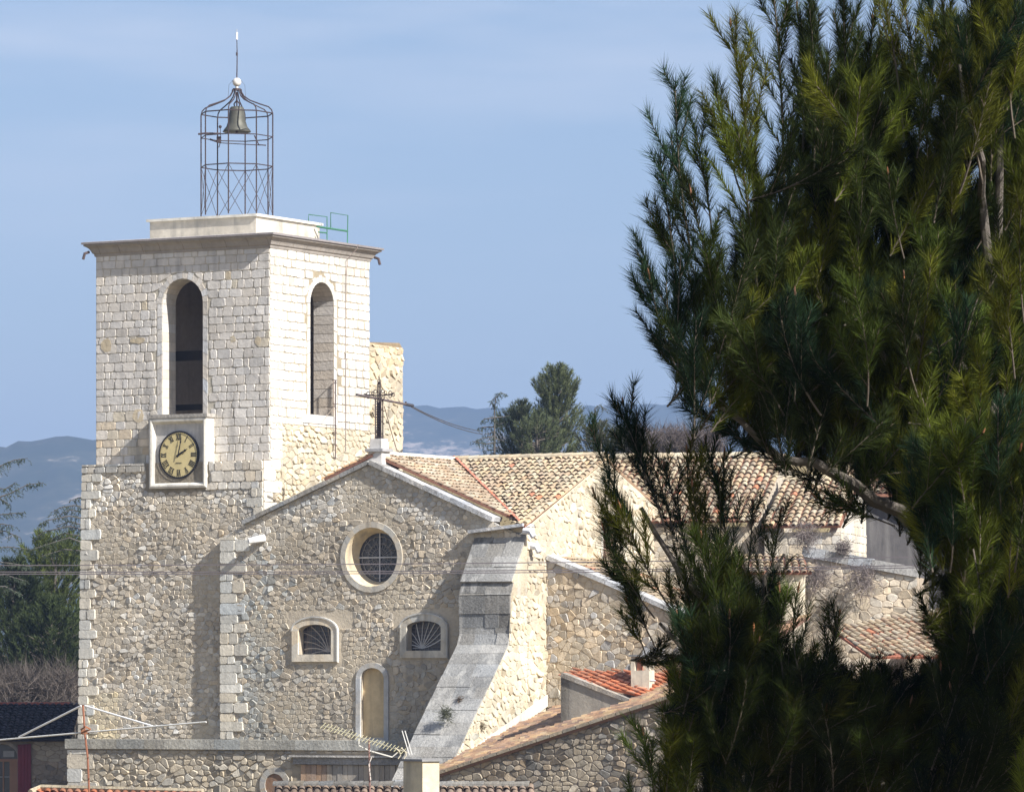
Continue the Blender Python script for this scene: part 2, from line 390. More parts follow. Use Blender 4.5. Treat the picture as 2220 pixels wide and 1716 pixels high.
# lower stage, slightly wider and forward
mb = MB(); fL = front(-.4)
lw = lambda b: -7.3 - (13.7 - b) * .018
mb.box(W(-7.3, -.4, zl - 1.6), U * 7.3, D * 6.5, Z * 1.6, MORT)
mb.prism([fL(-7.3, zl, 0), fL(0, zl, 0), fL(0, -1, 0), fL(lw(0), -1, 0)], D * .41 + D * 1.2, (.48, .42, .33))
def c_low(a, b):
    c = jit((.47, .42, .345), .09, .025)
    if b > 12.2 or random.random() < .2: c = jit((.60, .56, .49), .08)
    if a < -5.8 and b < 6: c = jit((.60, .52, .36), .08)
    return c
KB = Hole('rect', *sorted((pv(318, 1000, -.4)[0], pv(452, 1000, -.4)[0])), pv(400, 1062, -.4)[1], 15, band=.03)
rubble(mb, fL, [(-7.2, 2), (0, 2), (0, zl - .25), (-7.2, zl - .25)], [KB], c_low, sx=.225, sy=.15)
ashlar(mb, fL, [(-7.3, zl - .3), (-4.7, zl - .3), (-4.7, zl), (-7.3, zl)], [], lambda a, b: jit((.42, .40, .36), .1), h=.3, w=.5, H=.06)
ashlar(mb, fL, [(-2.3, zl - .95), (0, zl - .95), (0, zl), (-2.3, zl)], [KB], lambda a, b: jit((.62, .58, .51), .07), h=.32, w=.45, H=.05)
quoins(mb, fL, lambda b: lw(b), 1, 2, zl - .3, lambda a, b: jit((.60, .57, .50), .07))
quoins(mb, fL, 0, -1, 9, zl - .9, lambda a, b: jit((.62, .59, .52), .06))
fR2 = side(0)
quoins(mb, fR2, -.4, 1, 8, zl, lambda a, b: jit((.62, .59, .53), .05), w0=.6, w1=.95, H=.03)
mb.build('lower_wall', M_rub, tw)
# stair turret behind
mb = MB(); ft = side(-.08)
vt0, _ = pu(801, 800, -.08); vt1, ztt = pu(873, 754, -.08)
mb.lbox(-3.0, -.08, vt0 - .2, vt1, 6, ztt, (.55, .48, .36))
rubble(mb, ft, [(vt0 - .1, 9), (vt1, 9), (vt1, ztt), (vt0 - .1, ztt)], [], lambda a, b: jit((.54, .47, .35) if b < ztt - .7 else (.52, .43, .30), .1), sx=.28, sy=.2, H=.035)
mb.prism([W(-3, vt0 - .2, ztt), W(-.06, vt0 - .2, ztt), W(-.06, vt1 - .25, ztt + .1), W(-.06, vt1, ztt - .12), W(-3, vt1, ztt - .1)], Z * .06, (.42, .33, .22))
mb.build('stair_turret', M_rub, tw)
# cornice: stepped rings with a sloping weathering on top
def ring(mb, prof, u0, u1, v0, v1, col, segs=0):
    L = []
    for (o, z) in prof:
        L += [W(u0 - o, v0 - o, z), W(u1 + o, v0 - o, z), W(u1 + o, v1 + o, z), W(u0 - o, v1 + o, z)]
    n = len(prof)
    for i in range(n - 1):
        for k in range(4):
            mb.add([L[i * 4 + k], L[i * 4 + (k + 1) % 4], L[(i + 1) * 4 + (k + 1) % 4], L[(i + 1) * 4 + k]], [(0, 1, 2, 3)], col(i))
mb = MB()
prof = [(-.05, zc - .02), (.03, zc - .02), (.05, zc + .03), (.05, zc + .06), (.10, zc + .10), (.13, zc + .17), (.17, zc + .24), (.24, zc + .30), (.31, zc + .33), (.31, zc + .38), (.37, zc + .39), (.37, zc + .45), (.30, zc + .47), (-.5, zc + .56), (-1.0, zc + .56)]
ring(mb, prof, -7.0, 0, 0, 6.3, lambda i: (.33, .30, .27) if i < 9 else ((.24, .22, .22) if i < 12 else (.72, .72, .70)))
for k in range(9):         # joints between the cornice stones
    a = -6.8 + k * .85 + random.uniform(-.1, .1)
    mb.tube([W(a, -o - .004, z) for o, z in prof[3:9]], .006, 4, (.2, .17, .14))
    if k < 7: mb.tube([W(o + .004, .4 + k * .85, z) for o, z in prof[3:9]], .006, 4, (.3, .25, .2))
mb.build('cornice', M_st, tw)
for (u, v, s) in ((-7.15, -.2, -1), (.12, 6.45, 1)):
    mb = MB(); p = W(u, v, zc + .14); q = p + Vector((s * .14, -.1, -.06)); mb.tube([p, q, q + Vector((s * .05, -.02, -.2))], .05, 7, (.08, .06, .06)); mb.build('water_spout', M_col, tw)
# attic block
mb = MB()
a0, zb0 = pv(325, 515, 1.05); a1, _ = pv(555, 515, 1.05); _, zt0 = pv(440, 471, 1.05)
vb = pu(693, 483, a1)[0]
mb.lbox(a0, a1, 1.05, vb, zc + .4, zt0 - .06, (.54, .49, .41))
mb.build('attic_block', M_pl, tw)
mb = MB()
mb.lbox(a0 - .09, a1 + .09, .96, vb + .09, zt0 - .062, zt0 + .02, (.66, .63, .56))
cxc = W((a0 + a1) / 2, (1.05 + vb) / 2, zt0 + .24)
cs = [W(a0 - .05, 1.0, zt0 + .018), W(a1 + .05, 1.0, zt0 + .018), W(a1 + .05, vb + .05, zt0 + .018), W(a0 - .05, vb + .05, zt0 + .018)]
mb.add(cs + [cxc], [(0, 1, 4), (1, 2, 4), (2, 3, 4), (3, 0, 4)], (.72, .70, .64))
mb.build('attic_cap', M_pl, tw)
# lightning conductor + iron pole on the side
mb = MB(); va, z1 = pu(750, 565, .05); zz = [21.25, 21.2, zc + .2, zc - .1] + [zc - 1 - i for i in range(6)] + [14.2]
mb.tube([W(.40, va + .25, zc + .45), W(.36, va + .2, zc + .3), W(.1, va, zc - .05)] + [W(.05 + random.uniform(-.01, .01), va + random.uniform(-.015, .015), z) for z in zz[4:]], .013, 4, (.25, .2, .18))
mb.build('lightning_cable', M_col, tw)
mb = MB(); va, zt1 = pu(727, 824, .12); _, zb1 = pu(729, 995, .12)
mb.tube([W(.12, va - .12, zt1), W(.12, va - .12, zt1 - 1.1)], .012, 4, (.3, .2, .15)); mb.tube([W(.12, va, zt1), W(.12, va, zb1)], .022, 5, (.10, .07, .07))
for z in (zt1, zt1 - .8, zb1 + .9): mb.tube([W(.12, va - .16, z), W(.12, va + .1, z)], .018, 4, (.12, .08, .07))
zq = pu(727, 888, .12)[1]; mb.tube([W(.12, va, zq), W(.14, va - .75, zq + .02)], .012, 4, (.3, .25, .2)); mb.tube([W(.12, va - .2, zq), W(.05, va - .8, zq - .5)], .01, 4, (.3, .25, .2))
mb.build('iron_bracket', M_col, tw)
# big bell and its beam inside the belfry
tb = thing('tower_bell', 'large dark bell hanging from a beam behind the tall front opening', 'bell', W(-3.5, 2.2, 16.2))
mb = MB(); mb.lathe(W(-3.3, 2.2, 16.0), [(.0, 1.25), (.22, 1.22), (.34, 1.1), (.38, .8), (.44, .4), (.56, .15), (.68, 0), (.6, .02)], 24); mb.build('bell_body', M_bell, tb, smooth=True)
mb = MB(); mb.lbox(-6.2, -.8, 2.05, 2.35, 17.3, 17.62, (.06, .045, .035)); mb.lbox(-6.2, -.8, 2.1, 2.3, 15.6, 15.8, (.06, .045, .035)); mb.lbox(-3.45, -3.15, 2.08, 2.32, 17.0, 18.3, (.05, .04, .03)); mb.build('headstock', M_col, tb)
# ------------------------------------------------------------------ iron cage with bell
zr0 = zt0 + .12
cc = W((a0 + a1) / 2, (1.05 + vb) / 2, 0)
ctr = at(513.5, 462, cc.y); cage_c = Vector((ctr.x, cc.y, 0)); YC = cc.y
zpx = lambda y: (YH - y) / FPX * YC + CZ
Rc = 79.7 / FPX * YC; th = [R(-10 + 45 * k) for k in range(8)]
cg = thing('bell_cage', 'openwork wrought iron bell cage with ball and mast on top of the tower', 'bell cage', Vector((cage_c.x, cage_c.y, zr0)))
def cp(k, y, r=Rc): a = th[k % 8]; return Vector((cage_c.x + r * math.cos(a), cage_c.y + r * math.sin(a), zpx(y)))
for k in range(8):
    mb = MB(); mb.tube([cp(k, 470), cp(k, 360), cp(k, 250)], .024, 6)
    ogee = [(1, 250), (.97, 240), (.88, 233), (.62, 226), (.36, 218), (.2, 209), (.13, 200), (.12, 194)]
    mb.tube([cp(k, y, Rc * f) for f, y in ogee], .022, 6)
    mb.build('post', M_iron, cg)
for y, r in ((247, .022), (298, .018), (362, .02)):
    mb = MB()
    for k in range(8): mb.tube([cp(k, y), cp(k + 1, y)], r, 6)
    mb.build('ring', M_iron, cg)
mb = MB()
for k in range(8):
    mb.tube([cp(k, 362), cp(k + 1, 467)], .012, 4); mb.tube([cp(k + 1, 362), cp(k, 467)], .012, 4)
mb.build('lattice', M_iron, cg)
c0 = Vector((cage_c.x, cage_c.y, 0))
mb = MB(); mb.lathe(c0 + Z * zpx(196), [(.0, 0), (.15, 0), (.14, .06), (.0, .07)], 12); mb.build('collar', M_iron, cg)
mb = MB(); mb.lathe(c0 + Z * zpx(178.4), [(.15 * math.sin(math.pi * i / 10), -.15 * math.cos(math.pi * i / 10)) for i in range(11)], 18, (.6, .58, .54)); mb.tube([c0 + Z * zpx(194), c0 + Z * zpx(186)], .05, 8, (.6, .58, .54)); mb.build('ball', M_col, cg, smooth=True)
mb = MB(); mb.tube([c0 + Z * zpx(170), c0 + Z * zpx(120) + Vector((.01, 0, 0)), c0 + Z * zpx(85)], .022, 6, r1=.014); mb.tube([c0 + Z * zpx(121), c0 + Z * zpx(114)], .035, 6); mb.build('mast', M_iron, cg)
mb = MB(); mb.tube([c0 + Z * zpx(86), c0 + Z * zpx(71)], .033, 8, (.8, .8, .8)); mb.tube([c0 + Z * zpx(71), c0 + Z * zpx(64)], .01, 5, (.5, .5, .5)); mb.build('finial', M_col, cg)
mb = MB()
for s in (-1, 1): mb.tube([c0 + Vector((s * .1, 0, zpx(172))), c0 + Vector((s * .27, 0, zpx(184))), c0 + Vector((s * .3, .0, zpx(212)))], .006, 4)
mb.build('wire', M_iron, cg)
hm = MB()
q = Vector((cage_c.x - .55, cage_c.y - .3, 0))
hm.tube([q + Z * zpx(278), q + Z * zpx(300) + Vector((.02, 0, 0))], .012, 5); hm.lathe(q + Z * zpx(277), [(.055 * math.sin(math.pi * i / 6), -.055 * math.cos(math.pi * i / 6)) for i in range(7)], 10)
hm.box(q + Vector((-.12, -.05, zpx(312))), Vector((.15, 0, 0)), Vector((0, .1, 0)), Z * .22)
hm.tube([cp(5, 296) + Vector((-.25, 0, 0)), cp(5, 294), q + Z * zpx(292)], .035, 5); hm.tube([q + Vector((-.35, 0, zpx(304))), q + Vector((.0, 0, zpx(312))), q + Vector((-.05, 0, zpx(322)))], .035, 5, r1=.02)
hm.tube([q + Z * zpx(312), Vector((cage_c.x + .85, cage_c.y - .3, zpx(317)))], .016, 5)
r_ = Vector((cage_c.x + .66, cage_c.y - .3, zpx(316))); hm.tube([r_ + Z * .32 + Vector((-.05, 0, 0)), r_ + Vector((.1, 0, 0)), r_ + Vector((.35, 0, -.02))], .022, 5)
hm.build('striking_hammer', M_iron, cg)
bl = thing('bronze_bell', 'grey-green bronze bell hanging inside the open iron cage', 'bell', Vector((cage_c.x, cage_c.y, zpx(286))))
k_ = YC / FPX
mb = MB(); mb.lathe(Vector((cage_c.x, cage_c.y, zpx(286))), [(r * k_, h * k_) for r, h in ((.01, 55), (13, 54), (15.5, 51), (16.5, 42), (18, 30), (20, 20), (23, 11), (28, 5), (31, 0), (29, -1), (25, 2), (10, 30))], 28)
mb.build('bell_body', M_bell, bl, smooth=True)
mb = MB(); z9 = zpx(232)
for s in (-1, 0, 1): mb.tube([Vector((cage_c.x + s * .07, cage_c.y, z9 - .02)), Vector((cage_c.x + s * .1, cage_c.y, z9 + .1)), Vector((cage_c.x, cage_c.y, z9 + .22))], .025, 6)
mb.tube([Vector((cage_c.x, cage_c.y, z9 + .2)), Vector((cage_c.x, cage_c.y, zpx(200)))], .03, 6)
mb.build('hanger', M_iron, bl)
mb = MB(); mb.tube([Vector((cage_c.x, cage_c.y, zpx(270))), Vector((cage_c.x, cage_c.y, zpx(284)))], .02, 6); mb.lathe(Vector((cage_c.x, cage_c.y, zpx(286))), [(.05 * math.sin(math.pi * i / 6), -.05 * math.cos(math.pi * i / 6)) for i in range(7)], 10); mb.build('clapper', M_iron, bl)
# green guard rail
gr = thing('guard_rail', 'thin green metal guard rail standing on the tower roof behind the attic', 'railing', W(-.6, 5.4, zc + .5))
Yg = W(-.2, 5.2, 0).y
g = lambda x, y: at(x, y, Yg)
for pts in (((669, 480), (669, 465), (709, 470), (709, 522)), ((717, 494), (717, 461), (754, 467), (753, 532))):
    mb = MB(); mb.tube([g(*p) for p in pts], .02, 5, (.05, .16, .10)); mb.build('rail_frame', M_col, gr)
mb = MB(); mb.tube([g(686, 491), g(753, 501)], .035, 5, (.05, .17, .10)); mb.tube([g(690, 503), g(709, 505)], .025, 5, (.05, .17, .10)); mb.build('rail_bar', M_col, gr)
# ------------------------------------------------------------------ CLOCK
KV = -.52
fk = front(KV)
k0, kb = pv(322, 1059, KV); k1, kt = pv(446, 903, KV)
ck = thing('wall_clock', 'yellow dial tower clock with Roman numerals in a deep white stone frame', 'clock', W((k0 + k1) / 2, KV, kb))
mb = MB(); bw = .20
inn = [(k0 + bw, kb + bw), (k1 - bw, kb + bw), (k1 - bw, kt - bw), (k0 + bw, kt - bw)]; out_ = [(k0, kb), (k1, kb), (k1, kt), (k0, kt)]
rec = -.16
for i in range(4):
    j = (i + 1) % 4
    o0, o1, n0, n1 = out_[i], out_[j], inn[i], inn[j]
    e = .06
    l = lambda p, q, t: (p[0] + (q[0] - p[0]) * t, p[1] + (q[1] - p[1]) * t)
    m0, m1 = l(o0, n0, .35), l(o1, n1, .35)
    V_ = [fk(*o0, -.52), fk(*o1, -.52), fk(*o0, -.03), fk(*o1, -.03), fk(*m0, 0), fk(*m1, 0), fk(*l(o0, n0, .6), -.01), fk(*l(o1, n1, .6), -.01), fk(*n0, rec), fk(*n1, rec)]
    mb.add(V_, [(0, 1, 3, 2), (2, 3, 5, 4), (4, 5, 7, 6), (6, 7, 9, 8)], (.70, .67, .60))
mb.add([fk(p[0], p[1], rec) for p in inn], [(0, 1, 2, 3)], (.55, .53, .50))
mb.build('frame', M_pl, ck)
mb = MB(); mb.box(fk(k0 - .04, kt, -.52), U * (k1 - k0 + .10), -D * .54, Z * .12, (.34, .32, .29)); mb.build('ledge', M_grey, ck)
dc = pv(389, 985.5, KV + .14); rx = 47 / FPX * 164 / U.x * 1.0; ry = 54 / FPX * 164
fd = front(KV + .11); DC = fd(dc[0], dc[1], 0)
def disc(mb, r0, r1, h, col, n=48):
    vs = []
    for i in range(n):
        a = 2 * math.pi * i / n
        vs += [fd(dc[0] + r0 * math.cos(a), dc[1] + r0 * math.sin(a) * (ry / rx if 0 else 1), h), fd(dc[0] + r1 * math.cos(a), dc[1] + r1 * math.sin(a), h)]
    mb.add(vs, [(2 * i, 2 * i + 1, (2 * i + 3) % (2 * n), (2 * i + 2) % (2 * n)) for i in range(n)], col)
RD = .79
mb = MB(); mb.prism([fd(dc[0] + RD * math.cos(a * math.pi / 24), dc[1] + RD * math.sin(a * math.pi / 24), -.04) for a in range(48)], -D * .05, (.62, .52, .27)); dial = mb.build('dial', M_col, ck)
mb = MB(); disc(mb, RD - .045, RD + .012, .03, (.02, .02, .025)); mb.prism([fd(dc[0] + (RD + .012) * math.cos(a * math.pi / 24), dc[1] + (RD + .012) * math.sin(a * math.pi / 24), -.04) for a in range(48)], -D * .048, (.02, .02, .025)); mb.build('rim', M_col, ck)
# numerals
BK = (.03, .03, .03)
def stroke(p, q, wd):
    d = (q[0] - p[0], q[1] - p[1]); l = math.hypot(*d); nx_, ny_ = -d[1] / l * wd / 2, d[0] / l * wd / 2
    mb.prism([fd(p[0] + nx_, p[1] + ny_, .012), fd(p[0] - nx_, p[1] - ny_, .012), fd(q[0] - nx_, q[1] - ny_, .012), fd(q[0] + nx_, q[1] + ny_, .012)], -D * .006, BK)
NUM = ['XII', 'I', 'II', 'III', 'IIII', 'V', 'VI', 'VII', 'VIII', 'IX', 'X', 'XI']
for h, s in enumerate(NUM):
    mb = MB()
    ang = R(90 - 30 * h); rad = (math.cos(ang), math.sin(ang)); tan = (rad[1], -rad[0]); hh = .19
    wd = {'I': .05, 'V': .10, 'X': .10}; tw_ = sum(wd[c] for c in s); x = -tw_ / 2; rc = .60
    def PT(lx, ly): return (dc[0] + rad[0] * (rc + ly) + tan[0] * lx, dc[1] + rad[1] * (rc + ly) + tan[1] * lx)
    for c in s:
        w_ = wd[c]; m_ = x + w_ / 2
        if c == 'I': stroke(PT(m_, -hh / 2), PT(m_, hh / 2), .026)
        if c == 'V': stroke(PT(m_ - w_ * .4, hh / 2), PT(m_, -hh / 2), .028); stroke(PT(m_ + w_ * .4, hh / 2), PT(m_, -hh / 2), .014)
        if c == 'X': stroke(PT(m_ - w_ * .42, hh / 2), PT(m_ + w_ * .42, -hh / 2), .028); stroke(PT(m_ + w_ * .42, hh / 2), PT(m_ - w_ * .42, -hh / 2), .014)
        x += w_
    stroke(PT(-tw_ / 2, hh / 2), PT(tw_ / 2, hh / 2), .010); stroke(PT(-tw_ / 2, -hh / 2), PT(tw_ / 2, -hh / 2), .010)
    mb.build('numeral', M_col, ck, parent=dial)
for k in range(60):
    mb = MB(); a = R(6 * k); r0 = .715; stroke((dc[0] + r0 * math.cos(a), dc[1] + r0 * math.sin(a)), (dc[0] + (r0 + .022) * math.cos(a), dc[1] + (r0 + .022) * math.sin(a)), .02 if k % 5 == 0 else .011); mb.build('minute_mark', M_col, ck, parent=dial)
mb = MB()
for k in range(8): stroke((dc[0] - .12 + .03 * k, dc[1] - .27), (dc[0] - .10 + .03 * k, dc[1] - .27), .014)
stroke((dc[0] - .125, dc[1] - .285), (dc[0] + .125, dc[1] - .285), .006); mb.build('maker_line', M_col, ck, parent=dial)
def hand(name, deg, L, w_, h):
    mb = MB(); a = R(90 - deg); r = (math.cos(a), math.sin(a)); t = (r[1], -r[0])
    P2 = [(-.1, -w_ * .5), (-.1, w_ * .5), (L * .3, w_ * .7), (L * .62, w_ * .45), (L * .7, w_ * 1.1), (L * .8, w_ * .4), (L, 0), (L * .8, -w_ * .4), (L * .7, -w_ * 1.1), (L * .62, -w_ * .45), (L * .3, -w_ * .7)]
    mb.prism([fd(dc[0] + r[0] * x + t[0] * y, dc[1] + r[1] * x + t[1] * y, h) for x, y in P2], -D * .01, (.015, .015, .02)); mb.build(name, M_col, ck)
hand('hour_hand', 62, .42, .045, .03); hand('minute_hand', 13, .62, .028, .05)
# ------------------------------------------------------------------ CHURCH
VF = -.68; UR = 10.2; UL = -1.51
ch = thing('church', 'rubble stone church with gabled front, round window, tiled roofs and sloping buttress', 'church', W(4.3, 5, 0))
ff = front(VF)
ap = pv(803, 1006, VF); rl = pv(536, 1134, VF); rr = (8.86, 11.59); pl_ = pv(478, 1164, VF)
outer = [(UL, -1), (UR - .1, -1), (UR - .1, 11.0), (8.9, 11.3), rr, ap, rl, (rl[0], pl_[1] + .05), (UL, pl_[1])]
oc = pv(806, 1207, VF); HO = Hole('circle', oc[0] - 1.0, oc[0] + 1.0, oc[1] - .97, oc[1] + .97, band=.19)
E_ = lambda x, y: pv(440 + x / 2.874, 980 + y / 2.874, VF)
def archhole(x0, x1, yt, ys, yb, band):
    a = E_(x0, yb); b = E_(x1, yb); t = E_((x0 + x1) / 2, yt); s = E_((x0 + x1) / 2, ys)
    return Hole('arch', a[0], b[0], a[1], t[1], s[1], band)
W1 = archhole(600, 806, 1072, 1112, 1258, .33); W2 = archhole(1275, 1490, 1050, 1092, 1235, .33)
NI = archhole(985, 1132, 1342, 1410, 1776, .2)
holes = [HO, W1, W2, NI]
mb = MB()
mb.holed(ff, outer, [h.loop() for h in holes], .62, (.47, .41, .32))
mb.lbox(UL + .7, UR - .2, VF + .6, VF + .62, 0, 10.5, (.1, .09, .08))
def c_fac(a, b):
    c = jit((.445, .395, .32), .10, .03)
    if abs(a - oc[0]) > 2.2 and b > 11.2 - abs(a - 4.3) * .0 and random.random() < .5: c = jit((.54, .50, .43), .1)
    rk = 13.45 - abs(a - 4.34) * .42 - b
    if rk < 1.1: c = jit(mixc((.60, .56, .49), (.42, .40, .36), random.random() * .8), .1)
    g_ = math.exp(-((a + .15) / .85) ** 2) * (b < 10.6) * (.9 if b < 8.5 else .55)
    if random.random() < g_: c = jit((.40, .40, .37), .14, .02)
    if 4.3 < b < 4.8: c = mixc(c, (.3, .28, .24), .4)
    return c
skips = [Hole('rect', E_(525, 1000)[0], E_(935, 1000)[0], E_(540, 1100)[1], E_(525, 990)[1]), Hole('rect', E_(1185, 1000)[0], E_(1600, 1000)[0], E_(1185, 1085)[1], E_(1185, 985)[1])]
region1 = [(UL + .1, 2.5), (4.34, 2.5), (4.34, ap[1]), rl, (UL + .1, pl_[1])]
region2 = [(4.34, 2.5), (UR - .1, 2.5), (UR - .1, 11.0), (8.86, 11.55), (4.34, ap[1])]
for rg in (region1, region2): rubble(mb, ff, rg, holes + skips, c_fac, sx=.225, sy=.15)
quoins(mb, ff, UL, 1, 2.5, pl_[1], lambda a, b: jit((.60, .57, .50), .08), w0=.6, w1=1.0, H=.06)
ob = mb.build('facade_wall', M_rub, ch)
# coping along the rakes
mb = MB()
def coping(mb, fr, p, q, up, outw, back, col, n=8):
    dx, dy = q[0] - p[0], q[1] - p[1]; l = math.hypot(dx, dy); nx_, ny_ = -dy / l, dx / l
    if ny_ < 0: nx_, ny_ = -nx_, -ny_
    for i in range(n):
        t0, t1 = i / n + .0015, (i + 1) / n - .0015; hh = up * random.uniform(.93, 1.07)
        a = (p[0] + dx * t0, p[1] + dy * t0); b = (p[0] + dx * t1, p[1] + dy * t1)
        mb.prism([fr(a[0], a[1], outw), fr(b[0], b[1], outw), fr(b[0] + nx_ * hh, b[1] + ny_ * hh, outw), fr(a[0] + nx_ * hh, a[1] + ny_ * hh, outw)], -fr.N * (outw + back), jit(col, .08))
coping(mb, ff, (rl[0] - .1, rl[1] - .04), (ap[0], ap[1]), .13, .14, .5, (.33, .32, .30), 9)
coping(mb, ff, (ap[0], ap[1]), (9.0, 11.5), .15, .16, .5, (.50, .50, .50), 9)
mb.build('coping', M_grey, ch)
# round window
ow = MB(); surround(ow, ff, Hole('circle', HO.a0, HO.a1, HO.b0, HO.b1), .19, .045, (.50, .46, .39), depth=.05, joints=False)
rw = ow.build('round_window', M_pl, ch)
mb = MB(); vs = []; n = 40
g1 = (oc[0] + .0, oc[1] - .0); rg = .80
for i in range(n):
    a = 2 * math.pi * i / n; vs += [ff(oc[0] + 1.0 * math.cos(a), oc[1] + .97 * math.sin(a), .04), ff(g1[0] + rg * math.cos(a), g1[1] + rg * math.sin(a), -.52)]
mb.add(vs, [(2 * i, 2 * i + 1, (2 * i + 3) % (2 * n), (2 * i + 2) % (2 * n)) for i in range(n)], (.60, .50, .34)); mb.build('splay', M_pl, ch, parent=rw, smooth=True)
mb = MB(); mb.prism([ff(g1[0] + .82 * math.cos(6.2832 * i / n), g1[1] + .82 * math.sin(6.2832 * i / n), -.54) for i in range(n)], D * .03, (.03, .03, .04)); mb.build('pane', M_glass, ch, parent=rw)
mb = MB(); LC = (.30, .29, .29)
for a in (0, 90, 180, 270): mb.tube([ff(g1[0], g1[1], -.50), ff(g1[0] + rg * math.cos(R(a)), g1[1] + rg * math.sin(R(a)), -.50)], .028, 4, (.55, .55, .57))
for a in range(15, 360, 15):
    if a % 90: mb.tube([ff(g1[0] + .12 * math.cos(R(a)), g1[1] + .12 * math.sin(R(a)), -.51), ff(g1[0] + (.55 if a % 45 else .8) * math.cos(R(a)), g1[1] + (.55 if a % 45 else .8) * math.sin(R(a)), -.51)], .008, 4, LC)
for k in range(16):
    a = R(22.5 * k + 11); c1 = (g1[0] + .56 * math.cos(a), g1[1] + .56 * math.sin(a))
    mb.tube([ff(c1[0] + .15 * math.cos(b / 6 * 6.283), c1[1] + .15 * math.sin(b / 6 * 6.283), -.51) for b in range(7)], .008, 4, LC, cap=False)
for r_r in (.3, .47, .68): mb.tube([ff(g1[0] + r_r * math.cos(b / 20 * 6.283), g1[1] + r_r * math.sin(b / 20 * 6.283), -.51) for b in range(21)], .007, 4, LC, cap=False)
mb.build('tracery', M_col, ch, parent=rw)
# two low arched windows
for wi, (Hh, seed) in enumerate(((W1, 3), (W2, 5))):
    mb = MB(); H0 = Hole('arch', Hh.a0, Hh.a1, Hh.b0, Hh.b1, Hh.bs)
    surround(mb, ff, H0, .24, .09, (.60, .53, .42) if wi == 0 else (.56, .52, .44), depth=.05, joints=False)
    lo = H0.loop(.27); lo2 = H0.loop(.22); nn = len(lo)
    for i in range(1, nn - 1): mb.prism([ff(*lo[i], .02), ff(*lo[i + 1], .02), ff(*lo2[i + 1], .02), ff(*lo2[i], .02)], -D * .1, (.50, .49, .46))
    wo = mb.build('window', M_pl, ch)
    mb = MB(); mb.prism([ff(p[0], p[1], -.26) for p in H0.loop(.02)], D * .03, (.03, .03, .04)); mb.build('pane', M_glass, ch, parent=wo)
    mb = MB(); random.seed(seed); a0_, a1_, b0_, b1_ = Hh.a0, Hh.a1, Hh.b0, Hh.b1; fx = a0_ + (a1_ - a0_) * (.75 if wi == 0 else .3)
    LC2 = (.42, .38, .34) if wi == 0 else (.5, .49, .48)
    def inside(p): x = (p[0] - (a0_ + a1_) / 2) / ((a1_ - a0_) / 2); top = Hh.bs + (b1_ - Hh.bs) * math.sqrt(max(0, 1 - x * x)); return a0_ < p[0] < a1_ and b0_ < p[1] < top
    for k in range(11):
        a = R(8 + 16.5 * k); L_ = []
        for s in range(22):
            r_ = s * .07; p = (fx + math.cos(a + r_ * .35 * (1 if wi == 0 else -.25)) * r_, b0_ + .08 + math.sin(a + r_ * .35) * r_)
            if inside(p): L_.append(ff(p[0], p[1], -.24))
            elif s > 1: break
        if len(L_) > 1: mb.tube(L_, .016 if k % 3 else .024, 4, LC2)
    for k in range(1, 8):
        x = a0_ + (a1_ - a0_) * k / 8; t = b0_
        while inside((x, t + .05)): t += .05
        mb.tube([ff(x, b0_, -.245), ff(x, t, -.245)], .006, 4, (.25, .2, .18))
    for k in range(1, 7):
        y = b0_ + (Hh.bs - b0_) * k / 6; mb.tube([ff(a0_, y, -.245), ff(a1_, y, -.245)], .006, 4, (.25, .2, .18))
    mb.build('tracery', M_col, ch, parent=wo)
random.seed(21)
# blind arched niche
mb = MB(); N0 = Hole('arch', NI.a0, NI.a1, NI.b0, NI.b1, NI.bs); surround(mb, ff, N0, .17, .06, (.43, .42, .40), depth=.05, joints=False)
ni = mb.build('niche', M_pl, ch)
mb = MB(); mb.prism([ff(p[0], p[1], -.13) for p in N0.loop(.01)], D * .03, (.55, .43, .26)); mb.build('niche_panel', M_pl, ch, parent=ni)
# buttress
pb = [pu(x, y, UR) for x, y in ((1110, 1261), (1108, 1290), (1108, 1373), (1103, 1398), (976, 1667))]
dv = (pb[4][0] - pb[3][0]) / (pb[3][1] - pb[4][1])
prof_b = [(-.5, 11.2), pb[0], (pb[0][0] + .12, pb[0][1] - .02), (pb[1][0] - .02, pb[1][1]), (pb[2][0], pb[2][1]), pb[3], pb[4], (pb[4][0] + dv * (pb[4][1] - 0), 0)]
B0, B1 = 8.3, UR
mb = MB()
pts = [W(B1, p[0], p[1]) for p in prof_b] + [W(B1, -.3, 0), W(B1, -.3, 11.2)]
mb.prism(pts, -U * (B1 - B0), (.46, .40, .30))
# grey dressed slabs on the sloping faces
gcol = (.30, .295, .28)
for i in range(len(prof_b) - 1):
    p, q = prof_b[i], prof_b[i + 1]; L_ = math.hypot(q[0] - p[0], q[1] - p[1])
    if L_ < .3: continue
    P0 = W(B0, p[0], p[1]); dn = (W(B0, q[0], q[1]) - P0).normalized(); nr = dn.cross(U).normalized()
    if nr.dot(-D) < 0: nr = -nr
    t = 0
    while t < L_ - .02:
        hh = min(random.uniform(.38, .62), L_ - t); x = 0
        while x < B1 - B0 - .02:
            ww = min(random.uniform(.5, 1.1), B1 - B0 - x); ww = B1 - B0 - x if B1 - B0 - x - ww < .25 else ww
            e = .004
            mb.box(P0 + dn * (t + e) + U * (x + e) - nr * .02, U * (ww - 2 * e), dn * (hh - 2 * e), nr * (.055 + random.uniform(0, .035)), jit(gcol, .17, .015))
            x += ww
        t += hh
def bead(mb, p, r, col): mb.lathe(p, [(r * math.sin(math.pi * i / 5), -r * math.cos(math.pi * i / 5)) for i in range(6)], 7, col)
bt = mb.build('buttress', M_but, ch)
